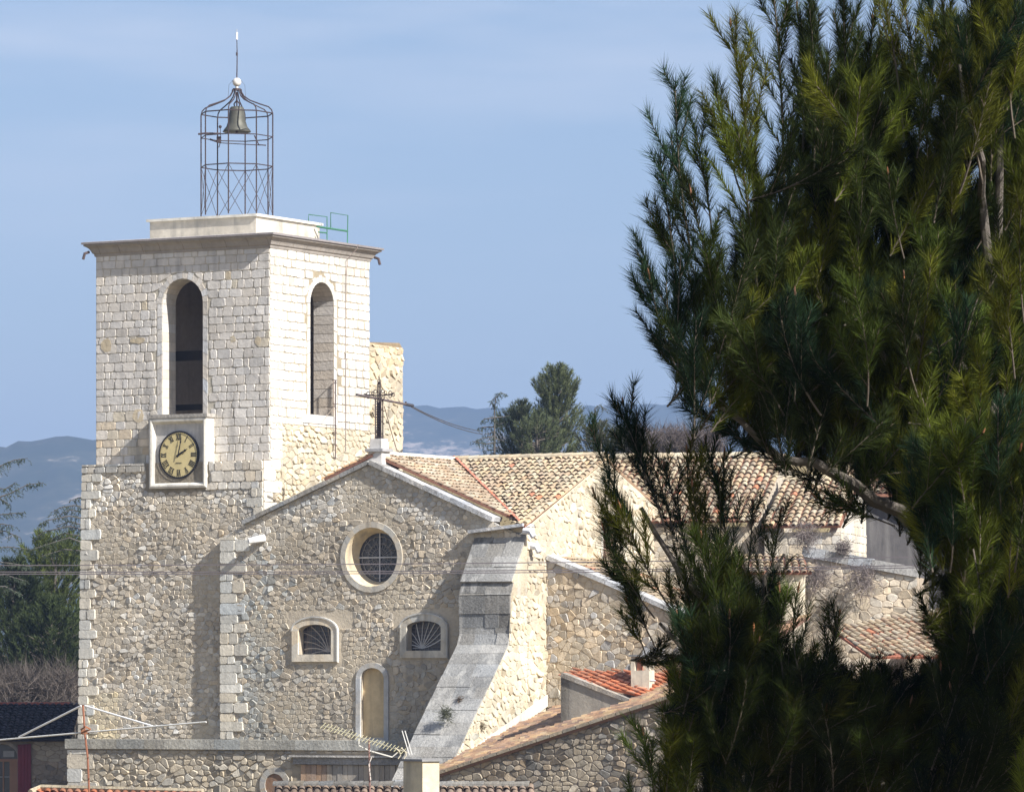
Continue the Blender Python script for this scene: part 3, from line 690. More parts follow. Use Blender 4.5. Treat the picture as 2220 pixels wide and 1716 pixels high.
mb = MB(); coping(mb, ff, (B0 - .1, 11.12), (UR + .05, 11.32), .1, .3, .5, (.5, .5, .5), 3); mb.build('buttress_cap', M_grey, ch)
# long side wall, buttress flank and gable end are one lit plane
fs = side(UR)
vk, zk = 4.6, 13.75
mb = MB(); vend = pu(1184, 1210, UR)[0]
flank = ccw([(p[0], p[1]) for p in prof_b] + [(-.3, 0), (-.3, 11.2)])
mb.holed(fs, [(-.6, 0), (10.2, 0), (10.2, 11.4), (vk, zk - .12), (-.6, 11.4 - .1)], [Hole('rect', *sorted((pu(1305, 1180, UR)[0], pu(1330, 1180, UR)[0])), pu(1318, 1262, UR)[1], pu(1318, 1116, UR)[1]).loop()], .6, (.58, .50, .37))
SW = Hole('rect', *sorted((pu(1305, 1180, UR)[0], pu(1330, 1180, UR)[0])), pu(1318, 1262, UR)[1], pu(1318, 1116, UR)[1], band=.12)
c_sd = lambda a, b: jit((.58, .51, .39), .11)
rubble(mb, fs, [(-.6, 2), (vk, 2), (vk, zk - .15), (-.6, 11.25)], [SW], c_sd, sx=.26, sy=.2, H=.035, tilt=.04)
rubble(mb, fs, [(vk, 8), (10.2, 8), (10.2, 11.3), (vk, zk - .15)], [SW], c_sd, sx=.26, sy=.2, H=.035, tilt=.04)
mb.build('side_wall', M_rub, ch)
mb = MB()
fl_poly = [(p[0] + .06, p[1]) for p in prof_b]
def flank_region(z0, z1, va, vb_):   # buttress flank split into convex quads
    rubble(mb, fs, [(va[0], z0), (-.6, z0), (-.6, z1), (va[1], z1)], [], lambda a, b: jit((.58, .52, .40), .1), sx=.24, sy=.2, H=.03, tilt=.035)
flank_region(0, pb[3][1], (prof_b[-1][0], pb[3][0]), 0); flank_region(pb[3][1], pb[1][1], (pb[3][0], pb[1][0]), 0); flank_region(pb[0][1], 11.1, (pb[0][0], -.55), 0)
mb.build('buttress_flank', M_rub, ch, parent=bt)
# tall barred side window
mb = MB(); mb.box(fs(SW.a0 - .12, SW.b0, -.1), D * .12, U * .15, Z * (SW.b1 - SW.b0), (.7, .66, .58)); mb.box(fs(SW.a1, SW.b0, -.1), D * .12, U * .15, Z * (SW.b1 - SW.b0), (.7, .66, .58)); mb.box(fs(SW.a0 - .12, SW.b1, -.1), D * (SW.a1 - SW.a0 + .24), U * .17, Z * .14, (.66, .6, .5))
wo = mb.build('tall_window', M_pl, ch)
mb = MB(); mb.box(fs(SW.a0, SW.b0, -.3), D * (SW.a1 - SW.a0), U * .03, Z * (SW.b1 - SW.b0), (.20, .13, .10)); mb.build('pane', M_col, ch, parent=wo)
mb = MB()
for k in (.2, .5, .8): mb.tube([fs(SW.a0 + (SW.a1 - SW.a0) * k, SW.b0, .02), fs(SW.a0 + (SW.a1 - SW.a0) * k, SW.b1, .02)], .02, 5, (.3, .2, .16))
for k in range(7): z_ = SW.b0 + .15 + k * (SW.b1 - SW.b0 - .2) / 6.5; mb.tube([fs(SW.a0, z_, .02), fs(SW.a1, z_, .02)], .014, 4, (.3, .2, .16))
mb.build('bars', M_col, ch, parent=wo)
# ------------------------------------------------------------------ tiles
TC = [(.41, .33, .225), (.43, .36, .25), (.36, .27, .18), (.33, .23, .16), (.40, .31, .21), (.27, .235, .18), (.45, .39, .28)]
def tcol():
    r = random.random()
    return jit(mixc(random.choice(TC), (.41, .335, .235), .4), .09, .03) if r > .015 else jit((.45, .2, .12), .1)
def tiles(mb, P, ac, dn, poly, w=.22, L=.31, r=.092, pal=tcol, base=(.26, .13, .09), thick=.08, lift=.0):
    """cover tiles over polygon (s along ac, t down dn) of the roof plane through P"""
    nr = ac.cross(dn).normalized()
    if nr.z < 0: nr = -nr
    poly = ccw(poly)
    mb.prism([P + ac * s + dn * t for s, t in poly], -nr * thick, base)
    s0 = min(p[0] for p in poly); s1 = max(p[0] for p in poly); t0 = min(p[1] for p in poly); t1 = max(p[1] for p in poly)
    n = int((s1 - s0) / w) + 1
    for i in range(n):
        s = s0 + (i + .5) * w; ph = random.uniform(0, .06)
        t = t0 - ph
        while t < t1:
            if all((q[0] - p[0]) * (t + L * .5 - p[1]) - (q[1] - p[1]) * (s - p[0]) > -.05 * math.hypot(q[0] - p[0], q[1] - p[1]) for p, q in zip(poly, poly[1:] + poly[:1])):
                js, jt = random.gauss(0, .012), random.gauss(0, .022); sk = random.gauss(0, .02)
                vs = []; K = 6
                for e, (tt, rr_, hh) in enumerate(((t + jt - .04, r * .82, .022), (t + jt + L, r * 1.08, .055))):
                    for k in range(K + 1):
                        a = math.pi * k / K
                        vs.append(P + ac * (s + js + (sk if e else 0) - math.cos(a) * rr_) + dn * tt + nr * (hh + math.sin(a) * rr_ * .85 - .02 + lift))
                c = pal()
                fsx = [(k, k + 1, K + 2 + k, K + 1 + k) for k in range(K)]
                mb.add(vs, fsx, c)
                # open lower end: thin rim
                rim = [P + ac * (s + js + sk - math.cos(math.pi * k / K) * r * .88) + dn * (t + jt + L) + nr * (.055 + math.sin(math.pi * k / K) * r * .85 * .8 - .02 + lift) for k in range(K + 1)]
                n0 = len(mb.v); mb.add([vs[K + 1 + k] for k in range(K + 1)] + rim, [(k, k + 1, K + 2 + k, K + 1 + k) for k in range(K)], tuple(x * .6 for x in c))
            t += L
def tiles_quad(mb, pts, down, **k):
    n_ = (pts[1] - pts[0]).cross(pts[2] - pts[0]).normalized(); down = (down - n_ * down.dot(n_)).normalized(); ac = down.cross(n_).normalized()
    tiles(mb, pts[0], ac, down, [((p - pts[0]).dot(ac), (p - pts[0]).dot(down)) for p in pts], **k)
def ridge(mb, p, q, r=.12, L=.4, pal=tcol, seg=7):
    d = (q - p); n = max(1, int(d.length / L)); d.normalize(); sd = d.cross(Z).normalized()
    for i in range(n):
        a0 = p + d * (i * L - .03); a1 = p + d * ((i + 1) * L); vs = []
        for e, (c, rr_) in enumerate(((a0, r * .9), (a1, r * 1.08))):
            for k in range(seg + 1):
                a = math.pi * k / seg; vs.append(c + sd * math.cos(a) * rr_ + Z * math.sin(a) * rr_)
        mb.add(vs, [(k, k + 1, seg + 2 + k, seg + 1 + k) for k in range(seg)], pal())
# nave right slope (down +U)
zn = 13.78; vx = vk
sl_ = (zn - 11.35) / (UR - 4.34); dnU = Vector((U.x, U.y, -sl_)).normalized(); kU = math.hypot(1, sl_)
Wn = (UR - 4.34) * kU
mb = MB()
v0 = VF + .35
tiles(mb, W(4.34, 0, zn), D, dnU, [(v0, 0), (vx, 0), (v0, Wn * (vx - v0) / (vx + .9))], pal=lambda: jit(random.choice([(.45, .37, .27), (.43, .33, .23), (.40, .30, .21), (.47, .40, .30)]), .1))
# nave left slope, falling away towards the tower
dnL = Vector((-U.x, -U.y, -sl_)).normalized()
tiles(mb, W(4.34, 0, zn), D, dnL, [(VF + .1, 0), (2.2, 0), (2.2, 2.3), (VF + .1, 2.0)], pal=lambda: jit((.58, .36, .2), .12))
nr_ = mb.build('nave_roof', M_tile, ch)
mb = MB(); mb.box(W(4.2, VF + .9, zn - .02), U * .3, D * (vx - VF - .8), Z * .14, (.62, .60, .55)); mb.build('ridge_mortar', M_pl, ch, parent=nr_)
mb = MB(); dnF = Vector((-D.x, -D.y, -(zn - 11.35) / (vx + .9))).normalized(); kF = math.hypot(1, (zn - 11.35) / (vx + .9)); WF = (vx + .9) * kF
tiles(mb, W(0, vx, zn), U, dnF, [(4.34, 0), (UR + .08, 0), (UR + .08, WF), (UR - .1, WF)], w=.215, L=.3)
dnB = Vector((D.x, D.y, -.42)).normalized()
mb.prism([W(4.34, vx, zn), W(UR, vx, zn), W(UR, vx, zn) + dnB * 5.5, W(4.34, vx, zn) + dnB * 5.5], Z * -.1, (.3, .2, .13))
tr_ = mb.build('transept_roof', M_tile, ch)
mb = MB(); ridge(mb, W(4.2, vx, zn + .03), W(UR + .1, vx, zn + .03), r=.13, pal=lambda: jit((.55, .47, .34), .1)); mb.build('ridge_tiles', M_tile, ch, parent=tr_)
mb = MB()      # red-brown broken tile edge of the valley
for i in range(30):
    t = i / 30; p = W(4.4 + (UR - 4.5) * t, vx - (vx + .9) * t - .08, zn - (zn - 11.35) * t + .06)
    ax = (U * .6 - D * .5).normalized(); mb.lathe(p, [(.09, 0), (.085, .12), (.05, .15)], 8, jit((.40, .16, .11), .15), axis=(D * .9 + Z * .3).normalized(), sx=U)
mb.build('valley_edge', M_tile, ch, parent=tr_)
mb = MB()      # mortared verge along the gable end
coping(mb, fs, (-.85, 11.35), (vk, zk - .03), .10, .12, .2, (.60, .48, .33), 16); mb.build('verge', M_pl, ch, parent=tr_)
# plaster flashing between roof and tower + side skirt
mb = MB(); 
mb.prism([W(*t) for t in ((2.75, VF + .5, 13.05), (3.35, VF + .5, 13.3), (3.3, 2.8, 13.62), (.1, 2.8, 12.35), (.05, VF + .5, 12.0))], Z * .12, (.62, .54, .40)); mb.build('flashing', M_pl, ch)
mb = MB()
s0, s1, s2, s3 = pu(1184, 1505, UR + .04), pu(1184, 1530, UR + .04), pu(1000, 1672, UR + .04), pu(1000, 1638, UR + .04)
fs4 = side(UR + .05); mb.prism([fs4(*s0), fs4(*s1), fs4(*s2), fs4(*s3)], U * .05, (.66, .62, .54)); mb.build('plaster_skirt', M_pl, ch)
# stone spouts
mb = MB(); p = ff(*E_(385, 535), 0); q = ff(*E_(385, 535), .22) + Vector((-.42, 0, -.1)); mb.tube([p, q], .13, 8, (.68, .68, .68), r1=.10); mb.build('stone_spout', M_pl, ch)
for (x, y) in ((2035, 505), (2070, 600)):
    v_, z_ = pu(440 + x / 2.874, 980 + y / 2.874, UR + .2); mb = MB(); p = W(UR, v_, z_ + .1)
    mb.tube([p, p + U * .25 + Z * -.05, p + U * .35 + Z * -.22], .12, 8, (.66, .68, .72), r1=.10); mb.build('stone_spout', M_pl, ch)
# ------------------------------------------------------------------ ROOF CROSS
Yc = W(4.34, VF - .0, 0).y
cx_, cz_ = 822, 0
cr_ = thing('roof_cross', 'ornate dark wrought iron cross on a grey stone pedestal at the gable tip', 'cross', at(822, 1010, Yc + .3))
Yc += .3
mb = MB(); pc = at(822, 1008, Yc); um = FPX / Yc
def sq(mb, z0, z1, h0, h1, col):
    A = [(-h0, -h0), (h0, -h0), (h0, h0), (-h0, h0)]; B = [(-h1, -h1), (h1, -h1), (h1, h1), (-h1, h1)]
    v = [Vector((pc.x, pc.y, 0)) + U * a + D * b + Z * z0 for a, b in A] + [Vector((pc.x, pc.y, 0)) + U * a + D * b + Z * z1 for a, b in B]
    mb.add(v, [(0, 3, 2, 1), (4, 5, 6, 7), (0, 1, 5, 4), (1, 2, 6, 5), (2, 3, 7, 6), (3, 0, 4, 7)], col)
zy = lambda y: (YH - y) / FPX * Yc + CZ
sq(mb, zy(1020), zy(979), .30, .25, (.60, .58, .55)); sq(mb, zy(979), zy(973), .34, .34, (.36, .36, .37)); sq(mb, zy(973), zy(951), .23, .21, (.62, .60, .57))
mb.build('pedestal', M_pl, cr_)
mb = MB(); b_ = Vector((pc.x, pc.y, 0))
IR = (.06, .045, .045)
for dx, dy in ((-.105, -.06), (.105, -.06), (.105, .06), (-.105, .06)): mb.tube([b_ + U * dx + D * dy + Z * zy(951), b_ + U * dx + D * dy + Z * zy(868)], .022, 5, IR)
for k in range(14):
    z = zy(949) + k * .085; mb.tube([b_ - U * .075 - D * .05 + Z * z, b_ + U * .075 - D * .05 + Z * (z + .085)], .016, 4, IR); mb.tube([b_ + U * .075 - D * .05 + Z * z, b_ - U * .075 - D * .05 + Z * (z + .085)], .016, 4, IR)
mb.box(b_ - U * .07 - D * .02 + Z * zy(950), U * .14, D * .04, Z * 1.2, IR)
mb.tube([b_ + Z * zy(870), b_ + Z * zy(812)], .03, 6, IR, r1=.01)
for dx in (-.06, .06): mb.tube([b_ + U * dx + Z * zy(870), b_ + U * dx * .9 + Z * zy(832), b_ + Z * zy(826)], .018, 5, IR)
for (dz, r) in ((826, .07), (835, .05)):
    mb.tube([b_ + U * r * math.cos(a / 8 * 6.283) + Z * (zy(dz) + r * math.sin(a / 8 * 6.283)) for a in range(9)], .014, 4, IR, cap=False)
for s in (-1, 1):                                   # scrolled ends
    mb.tube([b_ + Z * zy(857), b_ + U * s * .55 + Z * zy(855)], .025, 5, IR)
    for (ox, oz, r) in ((.42, .06, .06), (.42, -.05, .05), (.54, .0, .06), (.25, .07, .05), (.14, .12, .06), (.14, -.1, .05)):
        mb.tube([b_ + U * (s * ox + r * math.cos(a / 8 * 6.283)) + Z * (zy(856) + oz + r * math.sin(a / 8 * 6.283)) for a in range(9)], .015, 4, IR, cap=False)
    mb.tube([b_ + U * s * .1 + Z * zy(870), b_ + U * s * .22 + Z * zy(862), b_ + U * s * .2 + Z * zy(845)], .015, 4, IR)
mb.tube([b_ - U * .08 + Z * zy(905), b_ - U * .2 + Z * zy(903), b_ - U * .26 + Z * zy(893)], .018, 5, IR)
for a in (-.1, .1): mb.tube([b_ + U * a + Z * zy(951), b_ + U * a * .5 + Z * zy(940)], .03, 5, IR)
mb.build('iron_cross', M_col, cr_)
mb = MB(); pa, pb_ = at(773, 855, Yc - .7), at(880, 876, Yc + 1.1); mb.tube([pa, pb_], .04, 6, (.10, .08, .08)); mb.tube([pb_, pb_ + (pb_ - pa).normalized() * .35], .055, 6, (.05, .05, .06)); mb.tube([pb_ - Z * .02, pb_ + Z * .09], .03, 5, (.06, .05, .05)); mb.build('cross_arm', M_col, cr_)
mb = MB(); mb.tube([at(833, 880, Yc + .2), at(848, 935, Yc + .7), at(863, 985, Yc + 1.2)], .018, 5, (.22, .17, .13)); mb.build('stay_rod', M_col, cr_)
pp = thing('potted_plant', 'small spiky plant in a pale bowl on the roof beside the iron cross', 'plant', W(4.9, .1, 13.6))
Yp = Yc + 1.0
mb = MB(); mb.lathe(at(861, 1003, Yp), [(.0, 0), (.22, .0), (.32, .16), (.28, .17), (.0, .14)], 14, (.6, .58, .54)); mb.build('bowl', M_pl, pp)
mb = MB()
for k in range(80):
    a = random.uniform(0, 6.28); e = random.uniform(.2, 1.4); L_ = random.uniform(.15, .3); p = at(861, 994, Yp); d = Vector((math.cos(a) * math.cos(e), math.sin(a) * math.cos(e), math.sin(e))) * L_; s = d.cross(Z).normalized() * .02
    mb.add([p - s, p + s, p + d], [(0, 1, 2)], jit((.12, .12, .05), .2))
mb.build('leaves', M_leaf, pp)
for x, r in ((847, .14), (890, .16)):
    o = MB(); 
    for k in range(120):
        d = Vector((random.gauss(0, 1), random.gauss(0, 1), random.gauss(0, 1))).normalized(); p = at(x, 1000, Yp) + d * r * .5; s = d.cross(Z).normalized() * .02; o.add([p - s, p + s, p + d * r * .7], [(0, 1, 2)], jit((.16, .15, .11), .2))
    tag(o.build('dry_tuft', M_leaf, origin=at(x, 1003, Yp)), 'small dry grey tuft on the roof ridge just %s the potted plant' % ('left of' if x < 860 else 'right of'), 'plant')
# service cables to the right
for dy in (0, 6):
    mb = MB(); p, q = at(892, 880 + dy * .3, Yc + 1.4), at(1046, 935 + dy, Yc + 30); mb.tube([p + (q - p) * t - Z * (.5 * t * (1 - t)) for t in [i / 12 for i in range(13)]], .018, 4, (.07, .07, .08))
    tag(mb.build('overhead_cable', M_col, origin=p), '%s dark cable sloping from the cross arm to the trees' % ('upper' if dy == 0 else 'lower'), 'cable', 'service cables beside the cross')
# ------------------------------------------------------------------ LOW TERRACE WALL
VT = -2.4; ft_ = front(VT); tl = pv(144, 1607, VT); te = pv(905, 1600, VT)[0]
tz = pv(500, 1602, VT)[1]
tr = thing('terrace_wall', 'low rubble terrace wall with grey stone ledge below the tower and facade', 'wall', W(0, VT, 0))
mb = MB(); mb.lbox(tl[0] + .05, te, VT, VT + .5, -1, tz - .33, (.34, .29, .22)); mb.lbox(tl[0] + .05, te, VT + .5, -.45, -1, tz - .1, (.3, .27, .2))
AD = (pv(588, 1700, VT)[0], pv(1640 / 1, 1, VT)[0])
DH = Hole('circle', *sorted((pv(562, 1700, VT)[0], pv(632, 1700, VT)[0])), pv(597, 1736, VT)[1], pv(597, 1666, VT)[1], band=0)
DR = Hole('rect', pv(634, 1650, VT)[0], te, -1, pv(634, 1632, VT)[1])
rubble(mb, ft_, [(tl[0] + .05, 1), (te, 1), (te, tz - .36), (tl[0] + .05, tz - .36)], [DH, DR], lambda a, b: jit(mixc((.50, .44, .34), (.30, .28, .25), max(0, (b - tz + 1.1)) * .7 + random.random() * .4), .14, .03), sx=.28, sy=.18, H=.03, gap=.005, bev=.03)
quoins(mb, ft_, tl[0] + .05, 1, 1, tz - .36, lambda a, b: jit((.52, .49, .43), .08), w0=.7, w1=1.1, h=.42)
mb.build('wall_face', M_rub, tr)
mb = MB(); x = tl[0]
while x < te:
    L_ = min(random.uniform(.7, 1.3), te - x); mb.box(ft_(x + .004, tz - .33, .10), U * (L_ - .008), D * .7, Z * .32, jit((.38, .37, .33), .1)); x += L_
mb.build('ledge', M_grey, tr)
mb = MB(); c_ = ((DH.a0 + DH.a1) / 2, (DH.b0 + DH.b1) / 2)
H2 = Hole('circle', c_[0] - .38, c_[0] + .38, c_[1] - .38, c_[1] + .38); surround(mb, ft_, H2, .2, .06, (.40, .38, .34), joints=False); ar = mb.build('arch_surround', M_pl, tr)
mb = MB(); mb.prism([ft_(p[0], p[1], -.0) for p in H2.loop(.01)], -D * .02, (.26, .16, .10)); mb.build('arch_panel', M_pl, tr, parent=ar)
mb = MB(); d0 = pv(634, 1640, VT); lt = pv(700, 1637, VT)[1]
mb.box(ft_(d0[0], lt - .05, 0), U * (te - d0[0]), -D * .22, Z * .06, (.45, .43, .40)); mb.box(ft_(d0[0] + .1, lt - .28, 0), U * (te - d0[0] - .1), -D * .12, Z * .22, (.30, .29, .28)); pt = mb.build('portal_lintel', M_grey, tr)
mb = MB(); 
for k in range(18):
    xx = d0[0] + .35 + k * .2; mb.box(ft_(xx, 0, 0), U * .185, -D * random.uniform(.03, .045), Z * (lt - .3), jit((.38, .27, .19) if k < 5 else (.36, .32, .27), .1))
mb.build('portal_panel', M_pl, tr)
# ------------------------------------------------------------------ SIDE CHAPEL (shaded front wall right of the buttress)
vC = vend; fc = front(vC)
c0_ = pv(1184, 1212, vC); c1_ = pv(1410, 1307, vC); c2_ = pv(1500, 1347, vC)
sd_ = thing('side_chapel', 'lean-to chapel with shaded rubble front wall and pale sloping coping right of the buttress', 'building', W(12.5, vC, 0))
mb = MB(); sl2 = (c0_[1] - c1_[1]) / (c1_[0] - c0_[0]); cE = (c0_[0] + 6.5, c0_[1] - 6.5 * sl2)
mb.prism([fc(UR + .02, 0), fc(cE[0], 0), fc(*cE), fc(UR + .02, c0_[1])], D * 4, (.45, .37, .26))
rubble(mb, fc, [(UR + .03, 2), (cE[0], 2), cE, (UR + .03, c0_[1])], [], lambda a, b: jit((.54, .46, .35) if random.random() < .75 else (.42, .40, .37), .12, .04), sx=.27, sy=.19)
mb.build('wall', M_rub, sd_)
mb = MB(); coping(mb, fc, (UR + .03, c0_[1]), cE, .15, .1, .6, (.50, .51, .52), 9); mb.build('coping', M_grey, sd_)
mb = MB(); tiles(mb, W(UR + .05, vC + .5, c0_[1] + .05), D, Vector((U.x, U.y, -sl2)).normalized(), [(0, 0), (3.5, 0), (3.5, 6.6), (0, 6.6)]); mb.build('roof', M_tile, sd_)
mb = MB(); mb.box(W(UR + 1.1, vend - .9, 0), U * .0 + U * .01, D * .01, Z * .01); 
# ------------------------------------------------------------------ ROOFS AND WALLS BEHIND THE PINE
def roofblock(name, label, cat, x0, x1, yr, ye, v, run, wallcol, ang=14, roofpal=tcol, Hw=8, wallstyle='ashlar'):
    th_ = R(ang); u_ = Vector((math.cos(th_), -math.sin(th_), 0)); d_ = Vector((math.sin(th_), math.cos(th_), 0))
    Y0_ = 167 + v; P = at(x0, yr, Y0_); Q = at(x1, yr, Y0_); wd_ = (Q - P).length * 1.05
    root = thing(name, label, cat, Vector((P.x, P.y, 0)))
    ze = at(x0, ye, Y0_ - run).z; dn = (-d_ * run + Z * (ze - P.z)); L_ = dn.length; dn.normalize()
    mb = MB(); tiles(mb, P, u_, dn, [(0, 0), (wd_, 0), (wd_, L_), (0, L_)], pal=roofpal, w=.24, L=.34, r=.10); rf = mb.build('roof', M_tile, root)
    mb = MB(); ridge(mb, P + Z * .02, P + u_ * wd_ + Z * .02, .14, pal=lambda: jit((.6, .52, .38), .08)); mb.build('ridge_tiles', M_tile, root, parent=rf)
    mb = MB(); e0 = P - d_ * (run - .25); e0 = Vector((e0.x, e0.y, 0)); fw = Fr(e0, u_, -d_)
    mb.prism([fw(0.05, ze - .2), fw(wd_ - .05, ze - .2), fw(wd_ - .05, 0), fw(0.05, 0)], d_ * .4, mixc(wallcol, MORT, .4))
    (ashlar if wallstyle == 'ashlar' else rubble)(mb, fw, [(0.05, ze - Hw), (wd_ - .05, ze - Hw), (wd_ - .05, ze - .2), (0.05, ze - .2)], [], lambda a, b: jit(wallcol, .08))
    fe = Fr(e0 + u_ * (wd_ - .03), d_, u_)
    ashlar(mb, Fr(e0 + u_ * (wd_ - .03), d_, u_), [(0, ze - 4), (run * 1.2, ze - 4), (run * 1.2, ze - .2), (run - .25, ze + .3), (0, ze - .2)], [], lambda a, b: jit(wallcol, .08))
    mb.prism([fe(0, 0), fe(run * 1.2, 0), fe(run * 1.2, P.z - .5), fe(run - .25, P.z - .12), fe(0, ze - .2)], -u_ * .4, wallcol)
    mb.build('wall', M_st, root)
    return root
roofblock('choir', 'tiled choir roof seen behind the pine twigs right of the transept gable', 'building', 1338, 1692, 992, 1130, 7, 5.0, (.52, .46, .37), wallstyle='rubble')
roofblock('apse_chapel', 'smaller tiled roof with pale ashlar wall behind the pine, right of the choir', 'building', 1700, 1862, 1040, 1140, 4, 4.0, (.54, .50, .43))
gh_ = thing('grey_house', 'grey rendered house wall in the gap of the big pine behind the annex', 'house', at(1930, 1400, 176))
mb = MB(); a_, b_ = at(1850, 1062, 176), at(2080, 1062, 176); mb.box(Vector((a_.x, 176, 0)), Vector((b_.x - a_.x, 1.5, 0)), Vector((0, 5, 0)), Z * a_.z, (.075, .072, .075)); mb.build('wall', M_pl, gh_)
mb = MB(); tiles(mb, a_ + Vector((-.3, 4, .9)), Vector((1, 0, 0)), Vector((0, -1, -.25)).normalized(), [(0, 0), (b_.x - a_.x, 0), (b_.x - a_.x, 4.4), (0, 4.4)]); mb.build('roof', M_tile, gh_)
# porch with lean-to tiles and pillar
V3 = -1.0
pc0 = thing('porch', 'small lean-to porch with tiled roof on a pale pillar, glimpsed between pine branches', 'building', at(1700, 1400, 160))
f3 = Fr(Vector((0, 160, 0)), Vector((1, 0, 0)), Vector((0, -1, 0)))
mb = MB(); PL, PR = at(1595, 1205, 162), at(1740, 1208, 162); dn = Vector((0, -1.6, -(at(0, 1236, 160.4).z - 0) * 0 + (at(1595, 1240, 160.4).z - PL.z))); Ld = dn.length; dn.normalize()
tiles(mb, PL, Vector((1, 0, 0)), dn, [(0, 0), (PR.x - PL.x, 0), (PR.x - PL.x + .2, Ld), (0, Ld)]); mb.build('roof', M_tile, pc0)
mb = MB(); a, b = at(1600, 1243, 160.8), at(1742, 1243, 160.8)
mb.box(Vector((a.x, 160.8, 0)), Vector((at(1690, 0, 160.8).x - a.x, 0, 0)), Vector((0, 1.5, 0)), Z * a.z, (.42, .40, .36)); mb.build('wall', M_pl, pc0)
mb = MB(); mb.box(Vector((at(1692, 0, 160.6).x, 160.6, 0)), Vector((.72, -.12, 0)), Vector((.1, .6, 0)), Z * a.z, (.68, .60, .46)); mb.build('pillar', M_pl, pc0)
# rubble annex + tiled roof at right
an = thing('rubble_annex', 'rubble walled annex with grey capstones behind the pine, above a low tiled roof', 'building', at(1840, 1500, 164))
Fa = Fr(Vector((at(1738, 0, 163).x, 163, 0)), Vector((math.cos(R(12)), -math.sin(R(12)), 0)), Vector((-math.sin(R(12)), -math.cos(R(12)), 0)))
za, zb_ = at(0, 1205, 163).z, at(0, 1232, 163).z; wA = at(1990, 0, 163).x - at(1738, 0, 163).x
mb = MB(); mb.prism([Fa(0, 0), Fa(wA, 0), Fa(wA, zb_ - .3), Fa(0, za)], -Fa.N * 3, (.42, .35, .27)); rubble(mb, Fa, [(0, 3), (wA, 3), (wA, zb_ - .3), (0, za)], [], lambda a, b: jit((.55, .48, .38), .12), sx=.3, sy=.21); mb.build('wall', M_rub, an)
mb = MB(); coping(mb, Fa, (0, za), (wA, zb_ - .3), .32, .12, .5, (.36, .37, .38), 5); mb.build('capstones', M_grey, an)
lr = thing('shed', 'low shed roof of pinkish clay tiles at the right, partly hidden by pine', 'building', at(1930, 1500, 158))
mb = MB(); P = at(1800, 1362, 159); Q = at(2062, 1318, 161); ac = (Q - P).normalized(); dn = Vector((-.35, -1, -.42)).normalized(); dn = (dn - ac * dn.dot(ac)).normalized()
tiles(mb, P, ac, dn, [(0, 0), ((Q - P).length, 0), ((Q - P).length + .6, 4.4), (0, 2.4)], w=.23, L=.33, base=(.35, .14, .09)); mb.build('roof', M_tile, lr)
mb = MB(); mb.box(Vector((P.x, P.y, 0)), Vector(((Q - P).x, (Q - P).y, 0)), Vector((-.5, -1.2, 0)), Z * (P.z - 1.6), (.4, .33, .25)); mb.build('wall', M_pl, lr)
# ------------------------------------------------------------------ RIGHT FOREGROUND HOUSE
VH = -8.5; fh = front(VH)
hp = [pv(960, 1676, VH), pv(1497, 1499, VH)]
hs = (hp[1][1] - hp[0][1]) / (hp[1][0] - hp[0][0])
hE = pv(2050, 1500, VH)[0]; pk = (hp[1][0] + .3, hp[1][1] + .3 * hs)
lowL = (hp[0][0] - 1.2, hp[0][1] - 1.2 * hs)
ho = thing('stone_house', 'dark rubble stone house with low pitched gable in the lower right foreground', 'house', W(pk[0], VH, 0))
mb = MB(); poly = [(lowL[0], -1), (hE, -1), (hE, pk[1] - (hE - pk[0]) * .28), pk, lowL]
mb.prism([fh(*p) for p in poly], D * .5, (.20, .17, .14))
c_h = lambda a, b: jit((.30, .25, .19) if random.random() < .7 else (.22, .20, .17), .16, .03)
rubble(mb, fh, [(lowL[0], 1), (pk[0], 1), (pk[0], pk[1] - .06), (lowL[0], lowL[1] - .06)], [], c_h, sx=.26, sy=.16, H=.028, gap=.005, bev=.026)
rubble(mb, fh, [(pk[0], 1), (hE, 1), (hE, pk[1] - (hE - pk[0]) * .28 - .06), (pk[0], pk[1] - .06)], [], c_h, sx=.26, sy=.16, H=.028, gap=.005, bev=.026)
mb.build('wall', M_rub, ho)
mb = MB(); 
back = [W(*q) for q in ((hp[0][0] - .6, -5.0, pu(1000, 1655, UR)[1] - .3), (UR + .06, pu(1184, 1530, UR)[0] - .3, pu(1184, 1528, UR)[1]))]
P = fh(lowL[0], lowL[1] + .02, .12); ac_ = (fh(*pk, .12) - fh(*lowL, .12)); 
# roof sheet: from the rake at the front up and back against the church
rk0, rk1 = fh(lowL[0], lowL[1], .1), fh(pk[0], pk[1], .1)
bk1 = W(pk[0] + 1.4, -1.2, pu(1184, 1522, UR)[1] + .55 + 1.2); bk0 = W(hp[0][0] + .9, -6.0, pu(1005, 1650, UR)[1] - .12)
acx = (rk1 - rk0).normalized(); nrm = acx.cross((W(UR + .1, -.2, pu(1184, 1532, UR)[1] - .05) - rk0)).normalized()
if nrm.z < 0: nrm = -nrm
dnx = acx.cross(nrm).normalized()          # across the rake, pointing back or front
if dnx.dot(D) < 0: dnx = -dnx
LL = (rk1 - rk0).length
# tiles run down towards lower left: across = dnx (back), down = -acx
tiles(mb, rk1, dnx, -acx, [(0, 0), (9.0, 0), (9.0, LL * .78), (5.5, LL * .86), (2.6, LL), (0, LL)], pal=lambda: jit(random.choice([(.42, .27, .17), (.36, .23, .15), (.48, .34, .2), (.28, .19, .14)]), .1), base=(.2, .12, .09), w=.24, L=.34, r=.1)
rf = mb.build('roof', M_tile, ho)
mb = MB(); coping(mb, fh, lowL, pk, .10, .16, .25, (.33, .28, .21), 22); coping(mb, fh, pk, (hE, pk[1] - (hE - pk[0]) * .28), .10, .16, .25, (.33, .28, .21), 12); mb.build('verge', M_rub, ho, parent=rf)
